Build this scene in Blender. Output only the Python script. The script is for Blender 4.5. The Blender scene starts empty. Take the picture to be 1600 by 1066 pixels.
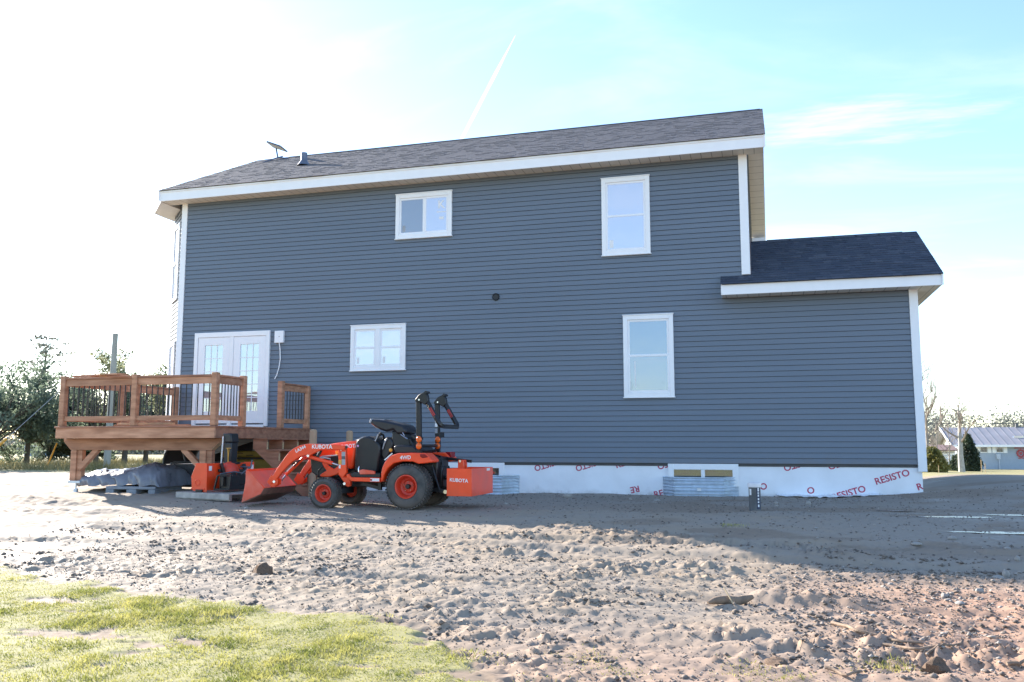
import bpy, bmesh, math, random
import numpy as np
from mathutils import Vector, Matrix
R = math.radians
random.seed(7); rng = np.random.default_rng(11)
scn = bpy.context.scene
col = scn.collection

# ------------------------------------------------------------------ camera
F, YAW, PIT = 1366.4, -.2813, .118
CAM = np.array([12.85, -17.12, .3575])
RIGHT = np.array([math.cos(YAW), -math.sin(YAW), 0.])
FWD = np.array([math.sin(YAW)*math.cos(PIT), math.cos(YAW)*math.cos(PIT), math.sin(PIT)])
UP = np.cross(RIGHT, FWD)
cd = bpy.data.cameras.new('camera'); cam = bpy.data.objects.new('camera', cd); col.objects.link(cam)
cd.sensor_width = 36; cd.lens = F/1600*36; cd.clip_start = .05; cd.clip_end = 5000
m = Matrix((RIGHT, UP, -FWD)).transposed().to_4x4(); m.translation = Vector(CAM)
cam.matrix_world = m
scn.camera = cam
def ray(x, y): return FWD + RIGHT*(x-800)/F - UP*(y-533)/F
def at(x, y, Y):                       # point of the vertical plane Y seen at photo pixel x, y
    d = ray(x, y); return CAM + d*(Y-CAM[1])/d[1]
def atx(x, y, X):
    d = ray(x, y); return CAM + d*(X-CAM[0])/d[0]
def atz(x, y, Z):
    d = ray(x, y); return CAM + d*(Z-CAM[2])/d[2]

# ------------------------------------------------------------------ light
SUN_EL, SUN_AZ = R(23.5), math.atan2(-.876, .483)       # azimuth from +Y towards +X
sdir = Vector((math.sin(SUN_AZ)*math.cos(SUN_EL), math.cos(SUN_AZ)*math.cos(SUN_EL), math.sin(SUN_EL)))
sl = bpy.data.lights.new('sun', 'SUN'); sl.energy = 4.2; sl.angle = R(.55); sl.color = (1, .91, .80)
so = bpy.data.objects.new('sun', sl); col.objects.link(so)
so.rotation_euler = (-sdir).to_track_quat('-Z', 'Y').to_euler()
w = bpy.data.worlds.new('World'); scn.world = w; w.use_nodes = True
nt = w.node_tree; nt.nodes.clear()
def N(t, tree=None, **kw):
    n = (tree or nt).nodes.new(t)
    for k, v in kw.items(): setattr(n, k, v)
    return n
def L(a, b, tree=None): (tree or nt).links.new(a, b)
sky = N('ShaderNodeTexSky', sky_type='NISHITA', sun_disc=False)
sky.sun_elevation = SUN_EL; sky.sun_rotation = SUN_AZ
sky.air_density = 1.0; sky.dust_density = .35; sky.ozone_density = 2.8; sky.altitude = 0
bg = N('ShaderNodeBackground'); bg.inputs['Strength'].default_value = .115
out = N('ShaderNodeOutputWorld')
tc = N('ShaderNodeTexCoord')
def vdot(vec):
    n = N('ShaderNodeVectorMath', operation='DOT_PRODUCT'); L(tc.outputs['Generated'], n.inputs[0]); n.inputs[1].default_value = tuple(vec); return n.outputs['Value']
def mth(op, a, b=None, c=None, tree=None, clamp=False):
    n = N('ShaderNodeMath', tree, operation=op); n.use_clamp = clamp
    for i, v in enumerate((a, b, c)):
        if v is None: continue
        if isinstance(v, (int, float)): n.inputs[i].default_value = v
        else: L(v, n.inputs[i], tree)
    return n.outputs[0]
def mapr(v, a, b, c, d, tree=None, smooth=True):
    n = N('ShaderNodeMapRange', tree); n.interpolation_type = 'SMOOTHSTEP' if smooth else 'LINEAR'
    L(v, n.inputs['Value'], tree)
    for k, q in zip(('From Min', 'From Max', 'To Min', 'To Max'), (a, b, c, d)): n.inputs[k].default_value = q
    return n.outputs[0]
def unit(v): v = np.array(v, float); return v/np.linalg.norm(v)
# the contrail: a great-circle streak across the sky
d1, d2 = unit(ray(806, 54)), unit(ray(727, 206))
nn = unit(np.cross(d1, d2)); tt = unit(d2-d1)
a1, a2 = float(d1@tt), float(d2@tt)
across = mth('ABSOLUTE', vdot(nn)); along = vdot(tt)
ends = mth('MULTIPLY', mapr(along, a1-.001, a1+.004, 0, 1), mapr(along, a2-.02, a2+.004, 1, .55))
wid = mapr(along, a1, a1+.05, .0004, .0024)
streak = mth('MULTIPLY', mapr(mth('DIVIDE', across, wid), .25, 1, 1, 0), ends)
gap = mapr(mth('ABSOLUTE', mth('SUBTRACT', along, a1+.57*(a2-a1))), 0, .012, .55, 1)
streak = mth('MULTIPLY', streak, gap)
# thin clouds
sep = N('ShaderNodeSeparateXYZ'); L(tc.outputs['Generated'], sep.inputs[0])
den = mth('ADD', mth('MAXIMUM', sep.outputs[2], .0), .12)
com = N('ShaderNodeCombineXYZ'); L(mth('DIVIDE', sep.outputs[0], den), com.inputs[0]); L(mth('DIVIDE', sep.outputs[1], den), com.inputs[1])
mp = N('ShaderNodeMapping'); L(com.outputs[0], mp.inputs[0]); mp.inputs['Scale'].default_value = (1.0, 2.2, 1); mp.inputs['Rotation'].default_value = (0, 0, R(-25))
nz = N('ShaderNodeTexNoise'); L(mp.outputs[0], nz.inputs['Vector']); nz.inputs['Scale'].default_value = 1.3; nz.inputs['Detail'].default_value = 6; nz.inputs['Roughness'].default_value = .55; nz.inputs['Distortion'].default_value = .6
wisp = mapr(nz.outputs['Fac'], .45, .75, 0, .2)
cc = unit(ray(1350, 185)); ch = unit(ray(1410, 180)-ray(1290, 190)); cv = unit(np.cross(cc, ch))
def minus(v, k): return mth('SUBTRACT', v, k)
e1 = mth('POWER', mth('DIVIDE', minus(vdot(ch), float(cc@ch)), .085), 2); e2 = mth('POWER', mth('DIVIDE', minus(vdot(cv), float(cc@cv)), .019), 2)
nz2 = N('ShaderNodeTexNoise'); mp2 = N('ShaderNodeMapping'); L(com.outputs[0], mp2.inputs[0]); mp2.inputs['Scale'].default_value = (1.5, 5, 1); mp2.inputs['Rotation'].default_value = (0, 0, R(-14)); L(mp2.outputs[0], nz2.inputs['Vector']); nz2.inputs['Scale'].default_value = 3.2; nz2.inputs['Detail'].default_value = 7; nz2.inputs['Roughness'].default_value = .62
blob = mapr(mth('ADD', mth('ADD', mth('MULTIPLY', e1, .8), mth('MULTIPLY', e2, .7)), mth('MULTIPLY', minus(nz2.outputs['Fac'], .5), -5.5)), -1.3, 1.9, .42, 0)
blob = mth('MULTIPLY', blob, mapr(vdot(cc), .9, .95, 0, 1))
cl = mth('MAXIMUM', mth('MAXIMUM', wisp, blob), mth('MULTIPLY', streak, .9))
mix = N('ShaderNodeMix', data_type='RGBA'); L(cl, mix.inputs['Factor']); L(sky.outputs[0], mix.inputs['A'])
cloudc = N('ShaderNodeVectorMath', operation='SCALE'); 
bw = N('ShaderNodeRGBToBW'); L(sky.outputs[0], bw.inputs[0])
cmb = N('ShaderNodeCombineColor')
g = mth('ADD', mth('MULTIPLY', bw.outputs[0], 1.15), 1.6)
for i in range(3): L(g, cmb.inputs[i])
L(cmb.outputs[0], mix.inputs['B'])
L(mix.outputs['Result'], bg.inputs['Color']); L(bg.outputs[0], out.inputs['Surface'])
scn.view_settings.view_transform = 'Standard'; scn.view_settings.look = 'None'
scn.view_settings.exposure = 1.85; scn.view_settings.gamma = 1; scn.view_settings.use_curve_mapping = False

# ------------------------------------------------------------------ materials
MATS = {}
def M(name, c, rough=.6, metal=0., var=.12, scale=6., bump=0., bscale=40., spec=.5, stretch=(1, 1, 1), c2=None, coat=0., trans=0.):
    if name in MATS: return MATS[name]
    mt = bpy.data.materials.new(name); mt.use_nodes = True; t = mt.node_tree
    p = t.nodes['Principled BSDF']
    p.inputs['Roughness'].default_value = rough; p.inputs['Metallic'].default_value = metal
    p.inputs['Specular IOR Level'].default_value = spec; p.inputs['Coat Weight'].default_value = coat
    o = N('ShaderNodeTexCoord', t); mpn = N('ShaderNodeMapping', t); L(o.outputs['Object'], mpn.inputs[0], t); mpn.inputs['Scale'].default_value = stretch
    n = N('ShaderNodeTexNoise', t); L(mpn.outputs[0], n.inputs['Vector'], t); n.inputs['Scale'].default_value = scale; n.inputs['Detail'].default_value = 5
    r = N('ShaderNodeValToRGB', t); L(n.outputs['Fac'], r.inputs[0], t)
    lo = [x*(1-var) for x in c]; hi = [min(1, x*(1+var)) for x in c]
    if c2: hi = c2
    r.color_ramp.elements[0].position = .3; r.color_ramp.elements[1].position = .7
    r.color_ramp.elements[0].color = (*lo, 1); r.color_ramp.elements[1].color = (*hi, 1)
    L(r.outputs[0], p.inputs['Base Color'], t)
    rr = N('ShaderNodeMapRange', t); L(n.outputs['Fac'], rr.inputs['Value'], t); rr.inputs['To Min'].default_value = max(0, rough-.1); rr.inputs['To Max'].default_value = min(1, rough+.1)
    L(rr.outputs[0], p.inputs['Roughness'], t)
    if bump:
        b = N('ShaderNodeTexNoise', t); L(mpn.outputs[0], b.inputs['Vector'], t); b.inputs['Scale'].default_value = bscale; b.inputs['Detail'].default_value = 4
        bn = N('ShaderNodeBump', t); bn.inputs['Strength'].default_value = bump; bn.inputs['Distance'].default_value = .02; L(b.outputs['Fac'], bn.inputs['Height'], t)
        L(bn.outputs[0], p.inputs['Normal'], t)
    if trans:
        tr = N('ShaderNodeBsdfTranslucent', t); L(r.outputs[0], tr.inputs[0], t)
        ms = N('ShaderNodeMixShader', t); ms.inputs[0].default_value = trans
        L(p.outputs[0], ms.inputs[1], t); L(tr.outputs[0], ms.inputs[2], t)
        L(ms.outputs[0], t.nodes['Material Output'].inputs[0], t)
    MATS[name] = mt; return mt
SIDING = M('siding', (.142, .176, .222), .5, var=.06, scale=1.2, stretch=(.25, 1, 3), bump=.04, bscale=60)
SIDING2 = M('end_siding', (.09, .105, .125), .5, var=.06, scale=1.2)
WHITE = M('white_trim', (.87, .88, .90), .4, var=.02, bump=.02)
VINYL = M('white_vinyl', (.86, .87, .90), .35, var=.015)
SOFFIT = M('soffit', (.72, .67, .58), .55, var=.04)
SOFFW = M('white_soffit', (.78, .76, .72), .5, var=.03)
BACK = M('house_core', (.1, .1, .1), .9)
MEMB = M('membrane', (.84, .86, .90), .42, var=.05, scale=2.5, bump=.35, bscale=5)
RED_INK = M('red_ink', (.50, .06, .12), .6, var=.05)
DRIP = M('drip_edge', (.02, .02, .025), .5)
CEDAR = M('treated_wood', (.40, .185, .10), .72, var=.2, scale=2.2, stretch=(1, 3, 6), bump=.15, bscale=30, c2=(.58, .31, .19))
CEDARD = M('treated_wood_boards', (.34, .15, .09), .75, var=.2, scale=3, stretch=(1, 3, 5), bump=.15, bscale=30, c2=(.48, .235, .145))
PINE = M('cut_end_wood', (.52, .38, .22), .75, var=.15, scale=8)
NEWEL = M('round_post_wood', (.40, .27, .17), .75, var=.2, scale=9, stretch=(1, 1, .2), bump=.2)
BLACK = M('black_metal', (.012, .012, .014), .4, var=.2)
GALV = M('galvanised_steel', (.58, .66, .74), .38, metal=.45, var=.12, scale=9)
ORANGE = M('orange_paint', (.92, .072, .014), .36, var=.10, scale=4, coat=.25)
ORANGE2 = M('orange_paint_worn', (.85, .075, .02), .45, var=.15, scale=4, c2=(.78, .19, .13), bump=.05)
DIRT_SHADE = M('dirty_shaded_steel', (.19, .10, .075), .6, var=.4, scale=5)  # brown of dirt and of the bucket's underside shade, both in the colour
PLASTIC = M('black_plastic', (.014, .015, .018), .42, var=.2, scale=4)
SEATM = M('seat_vinyl', (.018, .018, .024), .33, var=.2)
RUBBER = M('tyre_rubber', (.055, .06, .062), .85, var=.25, c2=(.12, .11, .10), scale=7, bump=.3, bscale=60)
RIM = M('rim_paint', (.66, .055, .025), .42, var=.12, scale=6)
CHROME = M('polished_rod', (.7, .7, .72), .18, metal=1.)
DECAL = M('white_decal', (.82, .82, .82), .5, var=.02)
REDD = M('red_decal', (.45, .03, .03), .5)
YELLOW = M('yellow_plastic', (.72, .36, .05), .5)
GREYL = M('grey_label', (.35, .37, .4), .5)
AMBER = M('amber_lens', (.75, .13, .015), .2, var=.2)
TAIL = M('red_lens', (.25, .01, .015), .15)
ASHW = M('weathered_wood', (.36, .33, .30), .85, var=.25, scale=7, bump=.25, bscale=30)
TARP = M('tarp', (.19, .20, .235), .30, var=.25, scale=4, bump=.7, bscale=7)
WICK = M('wicker', (.075, .085, .10), .6, var=.25, scale=50, bump=.5, bscale=80)
CANVAS = M('dark_canvas', (.02, .022, .028), .8)
OLIVE = M('yellow_wrap', (.33, .24, .045), .5, var=.15, scale=3)
GPLAST = M('grey_plastic', (.25, .27, .30), .6, var=.15)
STONE = M('field_stone', (.34, .31, .28), .85, var=.3, scale=8, bump=.4, bscale=20)
CLOD = M('earth_clod', (.16, .105, .07), .95, var=.4, scale=12, bump=.6, bscale=20)
BARK = M('bark', (.10, .085, .07), .9, var=.3, scale=8, bump=.5, bscale=20, stretch=(1, 1, .3))
PALEBARK = M('pale_bark', (.30, .26, .23), .9, var=.3, scale=8, bump=.4, bscale=20)
LOGM = M('dead_wood', (.24, .17, .12), .9, var=.35, scale=10, bump=.5, bscale=25)
POLE = M('pole_wood', (.36, .36, .32), .85, var=.2, scale=4, stretch=(2, 2, .2), bump=.2)
PIPEM = M('dark_pipe', (.10, .105, .11), .55, var=.25, scale=6)
def per_board(mt):                                # every board its own tone
    t = mt.node_tree; p = t.nodes['Principled BSDF']; src = p.inputs['Base Color'].links[0].from_socket
    g = N('ShaderNodeNewGeometry', t); oi = N('ShaderNodeObjectInfo', t)
    f = mth('ADD', mth('MULTIPLY', g.outputs['Random Per Island'], .22, tree=t), mth('MULTIPLY', oi.outputs['Random'], .34, tree=t), tree=t)
    v = N('ShaderNodeVectorMath', t, operation='SCALE'); L(src, v.inputs[0], t); L(mth('ADD', f, .72, tree=t), v.inputs['Scale'], t); L(v.outputs[0], p.inputs['Base Color'], t)
for m_w in (CEDAR, CEDARD, ASHW): per_board(m_w)
def stripes(mt, axis, period, width, dark):       # panel joints of a vented soffit
    t = mt.node_tree; p = t.nodes['Principled BSDF']; src = p.inputs['Base Color'].links[0].from_socket
    g = N('ShaderNodeNewGeometry', t); sp = N('ShaderNodeSeparateXYZ', t); L(g.outputs['Position'], sp.inputs[0], t)
    f = mth('LESS_THAN', mth('FRACT', mth('DIVIDE', sp.outputs[axis], period, tree=t), tree=t), width, tree=t)
    m_ = N('ShaderNodeMix', t, data_type='RGBA'); L(mth('MULTIPLY', f, dark, tree=t), m_.inputs['Factor'], t); L(src, m_.inputs['A'], t); m_.inputs['B'].default_value = (.08, .07, .06, 1); L(m_.outputs['Result'], p.inputs['Base Color'], t)
stripes(SOFFIT, 0, .2, .06, .6)
RSOFF = M('rake_soffit', (.78, .74, .67), .5, var=.03); stripes(RSOFF, 1, .2, .06, .45)
def stain(mt, z0, z1, c):                          # soil splashed up from the ground
    t = mt.node_tree; p = t.nodes['Principled BSDF']; src = p.inputs['Base Color'].links[0].from_socket
    g = N('ShaderNodeNewGeometry', t); sp = N('ShaderNodeSeparateXYZ', t); L(g.outputs['Position'], sp.inputs[0], t)
    n = N('ShaderNodeTexNoise', t); L(g.outputs['Position'], n.inputs['Vector'], t); n.inputs['Scale'].default_value = 3.5; n.inputs['Detail'].default_value = 7; n.inputs['Roughness'].default_value = .7
    f = mapr(mth('SUBTRACT', sp.outputs[2], mth('MULTIPLY', mth('SUBTRACT', n.outputs['Fac'], .5, tree=t), .55, tree=t), tree=t), z0, z1, .8, 0, t)
    m_ = N('ShaderNodeMix', t, data_type='RGBA'); L(f, m_.inputs['Factor'], t); L(src, m_.inputs['A'], t); m_.inputs['B'].default_value = (*c, 1); L(m_.outputs['Result'], p.inputs['Base Color'], t)
stain(MEMB, -.78, -.50, (.25, .21, .18)); stain(RUBBER, -.62, -.36, (.16, .13, .11)); stain(ORANGE2, -.66, -.44, (.30, .17, .12)); stain(ORANGE, -.72, -.34, (.26, .15, .10)); stain(SIDING, -.05, .16, (.16, .17, .19))
def glass(name, tint, refl, rough=.03):
    mt = bpy.data.materials.new(name); mt.use_nodes = True; t = mt.node_tree
    p = t.nodes['Principled BSDF']; p.inputs['Base Color'].default_value = (*tint, 1); p.inputs['Roughness'].default_value = .5
    gl = N('ShaderNodeBsdfGlossy', t); gl.inputs['Roughness'].default_value = rough; gl.inputs['Color'].default_value = (.9, .95, 1, 1)
    tcn = N('ShaderNodeTexCoord', t); nz = N('ShaderNodeTexNoise', t); L(tcn.outputs['Object'], nz.inputs['Vector'], t); nz.inputs['Scale'].default_value = 1.6
    bn = N('ShaderNodeBump', t); bn.inputs['Strength'].default_value = .05; bn.inputs['Distance'].default_value = .05; L(nz.outputs['Fac'], bn.inputs['Height'], t); L(bn.outputs[0], gl.inputs['Normal'], t)
    ms = N('ShaderNodeMixShader', t); ms.inputs[0].default_value = refl
    L(p.outputs[0], ms.inputs[1], t); L(gl.outputs[0], ms.inputs[2], t); L(ms.outputs[0], t.nodes['Material Output'].inputs[0], t)
    return mt
G_PALE = glass('pale_lavender_pane', (.50, .48, .58), .35)  # pale lavender base under a share of gloss
G_DIM = glass('pane_with_screen', (.17, .18, .22), .22, .12)
G_SKY = glass('sky_tinted_pane', (.07, .14, .27), .24)  # blue base paints the reflected sky into the glass
G_DOOR = glass('door_pane', (.30, .31, .34), .42)
G_DARK = glass('dark_pane', (.03, .035, .05), .12)
G_BSMT = glass('basement_pane', (.03, .028, .015), .22)
def shingle_mat(name, cols):
    mt = bpy.data.materials.new(name); mt.use_nodes = True; t = mt.node_tree; p = t.nodes['Principled BSDF']
    p.inputs['Roughness'].default_value = .9; p.inputs['Specular IOR Level'].default_value = .25
    g = N('ShaderNodeNewGeometry', t); r = N('ShaderNodeValToRGB', t); L(g.outputs['Random Per Island'], r.inputs[0], t)
    r.color_ramp.elements[0].color = (*cols[0], 1); r.color_ramp.elements[1].color = (*cols[-1], 1)
    for i, c in enumerate(cols[1:-1]):
        e = r.color_ramp.elements.new((i+1)/(len(cols)-1)); e.color = (*c, 1)
    tcn = N('ShaderNodeTexCoord', t); nz = N('ShaderNodeTexNoise', t); L(tcn.outputs['Object'], nz.inputs['Vector'], t); nz.inputs['Scale'].default_value = 120; nz.inputs['Detail'].default_value = 3
    mr = N('ShaderNodeMapRange', t); L(nz.outputs['Fac'], mr.inputs['Value'], t); mr.inputs['From Min'].default_value = .3; mr.inputs['From Max'].default_value = .7; mr.inputs['To Min'].default_value = .6; mr.inputs['To Max'].default_value = 1.4
    mx = N('ShaderNodeVectorMath', t, operation='SCALE'); L(r.outputs[0], mx.inputs[0], t); L(mr.outputs[0], mx.inputs['Scale'], t); L(mx.outputs[0], p.inputs['Base Color'], t)
    bn = N('ShaderNodeBump', t); bn.inputs['Strength'].default_value = .5; bn.inputs['Distance'].default_value = .01; L(nz.outputs['Fac'], bn.inputs['Height'], t); L(bn.outputs[0], p.inputs['Normal'], t)
    return mt
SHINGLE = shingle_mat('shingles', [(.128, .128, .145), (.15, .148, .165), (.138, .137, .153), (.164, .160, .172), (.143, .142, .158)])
SHINGLE2 = shingle_mat('shaded_wing_shingles', [(.045, .055, .075), (.065, .075, .10), (.05, .06, .085), (.085, .095, .12)])  # main house's shade painted in: same shingles, darker and bluer

# ------------------------------------------------------------------ mesh building
class MB:
    def __init__(s): s.v = []; s.f = []
    def add(s, vs, fs):
        k = len(s.v); s.v += [tuple(map(float, q)) for q in vs]; s.f += [tuple(i+k for i in q) for q in fs]; return s
    def box(s, x0, x1, y0, y1, z0, z1):
        return s.add([(x0, y0, z0), (x1, y0, z0), (x1, y1, z0), (x0, y1, z0), (x0, y0, z1), (x1, y0, z1), (x1, y1, z1), (x0, y1, z1)],
                     [(0, 3, 2, 1), (4, 5, 6, 7), (0, 1, 5, 4), (1, 2, 6, 5), (2, 3, 7, 6), (3, 0, 4, 7)])
    def prism(s, poly, vec):
        n = len(poly); a = [np.array(q, float) for q in poly]; b = [q+np.array(vec, float) for q in a]
        return s.add(a+b, [tuple(range(n)), tuple(range(2*n-1, n-1, -1))]+[(i, i+n, (i+1) % n+n, (i+1) % n) for i in range(n)])
    def bar(s, p, q, a, b, up=(0, 0, 1)):
        p = np.array(p, float); q = np.array(q, float); d = unit(q-p); u = np.array(up, float); r = np.cross(d, u)
        if np.linalg.norm(r) < 1e-4: r = np.cross(d, (0, 1, 0))
        r = unit(r); u = np.cross(r, d)
        c = [r*a/2*i+u*b/2*j for i, j in ((-1, -1), (1, -1), (1, 1), (-1, 1))]
        return s.prism([p+x for x in c], q-p)
    def tube(s, pts, r, n=10, cap=True):
        pts = [np.array(q, float) for q in pts]; rs = r if isinstance(r, (list, tuple)) else [r]*len(pts)
        vs = []; fs = []; u0 = None
        for i, q in enumerate(pts):
            d = unit((pts[min(i+1, len(pts)-1)]-pts[max(i-1, 0)]))
            if u0 is None: u0 = np.array((0, 0, 1.)) if abs(d[2]) < .9 else np.array((1., 0, 0))
            a = unit(np.cross(d, u0)); b = np.cross(a, d); u0 = b
            vs += [q+rs[i]*(a*math.cos(t)+b*math.sin(t)) for t in np.arange(n)*2*math.pi/n]
        for i in range(len(pts)-1):
            fs += [(i*n+j, i*n+(j+1) % n, (i+1)*n+(j+1) % n, (i+1)*n+j) for j in range(n)]
        if cap: fs += [tuple(range(n-1, -1, -1)), tuple(range((len(pts)-1)*n, len(pts)*n))]
        return s.add(vs, fs)
    def lathe(s, prof, c, axis='y', n=40):          # prof: (radius, offset along axis)
        vs = []; fs = []; m_ = len(prof)
        for j in range(n):
            t = 2*math.pi*j/n; ca, sa = math.cos(t), math.sin(t)
            for r, o in prof:
                q = {'y': (r*ca, o, r*sa), 'z': (r*ca, r*sa, o), 'x': (o, r*ca, r*sa)}[axis]
                vs.append(np.array(c)+q)
        for j in range(n):
            k = (j+1) % n
            fs += [(j*m_+i, j*m_+i+1, k*m_+i+1, k*m_+i) for i in range(m_-1)]
        return s.add(vs, fs)
    def ball(s, c, rx, ry, rz, n=12, m_=8):
        prof = [(math.sin(math.pi*i/m_), -math.cos(math.pi*i/m_)) for i in range(m_+1)]
        vs = []; fs = []
        for j in range(n):
            t = 2*math.pi*j/n
            for r, o in prof: vs.append((c[0]+rx*r*math.cos(t), c[1]+ry*r*math.sin(t), c[2]+rz*o))
        for j in range(n):
            k = (j+1) % n
            fs += [(j*(m_+1)+i, k*(m_+1)+i, k*(m_+1)+i+1, j*(m_+1)+i+1) for i in range(m_)]
        return s.add(vs, fs)
    def build(s, name, mat, parent=None, bevel=0, smooth=True, label=None, **kw):
        me = bpy.data.meshes.new(name); o = bpy.data.objects.new(name, me); col.objects.link(o)
        org = np.zeros(3)
        if parent is not None: o.parent = parent; org = ORG.get(parent.name, org)
        ORG[o.name] = org
        me.from_pydata([tuple(np.array(q)-org) for q in s.v], [], s.f)
        bm = bmesh.new(); bm.from_mesh(me); bmesh.ops.recalc_face_normals(bm, faces=bm.faces); bm.to_mesh(me); bm.free()
        me.materials.append(mat)
        if smooth:
            me.shade_smooth(); me.set_sharp_from_angle(angle=R(38))
        if bevel:
            b = o.modifiers.new('edge', 'BEVEL'); b.width = bevel; b.segments = 2; b.limit_method = 'ANGLE'; b.angle_limit = R(40)
        if label: o['label'] = label
        for k, v in kw.items(): o[k] = v
        return o
ORG = {}
def thing(name, loc, label, cat, group=None):
    o = bpy.data.objects.new(name, None); col.objects.link(o); o.location = tuple(map(float, loc)); ORG[o.name] = np.array(loc, float)
    o.empty_display_size = .2; o['label'] = label; o['category'] = cat
    if group: o['group'] = group
    return o
def tag(o, label, cat, group=None):
    o['label'] = label; o['category'] = cat
    if group: o['group'] = group
    return o
def moved(o, loc):        # a top-level mesh built in world coordinates gets its origin at loc
    me = o.data; loc = Vector(loc); me.transform(Matrix.Translation(-loc)); o.location = loc; ORG[o.name] = np.array(loc); return o
def ext(pts, Y, th):      # an outline on the plane Y, given real thickness th going back
    return MB().prism([at(x, y, Y) for x, y in pts], (0, th, 0))
def text(body, size, mat, name, parent, mw, extrude=.002, align='CENTER', label=None):
    cu = bpy.data.curves.new(name, 'FONT'); cu.body = body; cu.size = size; cu.extrude = extrude; cu.align_x = align; cu.align_y = 'CENTER'; cu.resolution_u = 3; cu.offset = size*.02
    tmp = bpy.data.objects.new('tmp', cu); col.objects.link(tmp)
    dg = bpy.context.evaluated_depsgraph_get(); dg.update()
    me = bpy.data.meshes.new_from_object(tmp.evaluated_get(dg)); bpy.data.objects.remove(tmp); bpy.data.curves.remove(cu)
    me.name = name; me.materials.clear(); me.materials.append(mat)
    o = bpy.data.objects.new(name, me); col.objects.link(o)
    org = np.zeros(3)
    if parent is not None: o.parent = parent; org = ORG.get(parent.name, org)
    me.transform(Matrix.Translation(Vector(-org)) @ mw)
    if label: o['label'] = label
    return o
def wallmw(p, rot=0, yaw=0, pitch=90):    # lettering facing -Y at p, turned rot in its plane
    return Matrix.Translation(Vector(p)) @ Matrix.Rotation(yaw, 4, 'Z') @ Matrix.Rotation(R(pitch), 4, 'X') @ Matrix.Rotation(R(rot), 4, 'Z')
def npmesh(name, v, f, mat, nper=4):
    me = bpy.data.meshes.new(name); nv, nf = len(v), len(f)
    me.vertices.add(nv); me.vertices.foreach_set('co', np.ascontiguousarray(v, np.float32).ravel())
    me.loops.add(nf*nper); me.loops.foreach_set('vertex_index', np.ascontiguousarray(f, np.int32).ravel())
    me.polygons.add(nf); me.polygons.foreach_set('loop_start', np.arange(nf, dtype=np.int32)*nper)
    me.update(calc_edges=True); me.materials.append(mat)
    return me

# ------------------------------------------------------------------ numpy noise, ground height
def hsh(i, j, s):
    n = (i.astype(np.int64)*374761393+j.astype(np.int64)*668265263+s*974711) & 0x7fffffff
    n = ((n ^ (n >> 13))*1274126177) & 0x7fffffff
    return ((n ^ (n >> 16)) & 0xffff)/65535.
def vn(x, y, s=0):
    x = np.asarray(x, float); y = np.asarray(y, float)
    i = np.floor(x); j = np.floor(y); u = x-i; v = y-j; u = u*u*u*(u*(u*6-15)+10); v = v*v*v*(v*(v*6-15)+10)
    return (hsh(i, j, s)*(1-u)+hsh(i+1, j, s)*u)*(1-v)+(hsh(i, j+1, s)*(1-u)+hsh(i+1, j+1, s)*u)*v
def fbm(x, y, s=0, o=4, g=.5):
    t = 0; a = 1; k = 0
    x = np.asarray(x, float); y = np.asarray(y, float)
    for q in range(o):
        c_, s_ = math.cos(.6*q), math.sin(.6*q)
        t = t+a*vn((x*c_-y*s_)*2**q, (x*s_+y*c_)*2**q, s+q*17); k += a; a *= g
    return t/k
def ss(x, a, b): t = np.clip((x-a)/(b-a), 0, 1); return t*t*(3-2*t)
def gz0(x, y):
    x = np.asarray(x, float); y = np.asarray(y, float)
    z = -.60+0*x
    z = z-.47*np.clip((-4.6-y)/7.0, 0, 1)-.12*ss(-y, 11.6, 17)
    z = z+.10*ss(x, 13.6, 15.6)*ss(y, -3, -.2)+.24*ss(x, 15.0, 17.5)*ss(y, -4.5, 2.2)
    z = z+.07*ss(-x, -5, -2.5)*ss(y, -5.2, -3.6)
    b = np.clip(y-3, 0, None)
    right = ss(x, 4, 16)
    z = z-right*np.minimum(.0275*b, .0275*22+.020*np.clip(b-22, 0, 60))
    z = z-(1-right)*np.minimum(.006*b, .5)
    z = z+.03*ss(x, 4.0, 5.0)*ss(5.8-x, 0, .8)*ss(y, -6, -4.6)*0
    return z
LAWN = [(4.2, -9.3), (5.32, -9.71), (7.01, -10.21), (8.29, -10.45), (9.32, -10.58), (10.2, -10.75), (10.95, -11.4), (11.5, -12.1), (12.6, -13.6), (13.2, -16)]
def lawn_d(x, y):         # > 0 on the lawn side (south-west of its edge)
    xs = np.array([q[0] for q in LAWN]); ys = np.array([q[1] for q in LAWN])
    return np.where(x < 13.2, np.interp(x, xs, ys, left=-8.6)-y, -1.)-.0*x
def patches(x, y):        # bare earth patches in the lawn
    return ss(fbm(x*1.6+3, y*3.2, 71, 4, .6), .60, .68)
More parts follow.
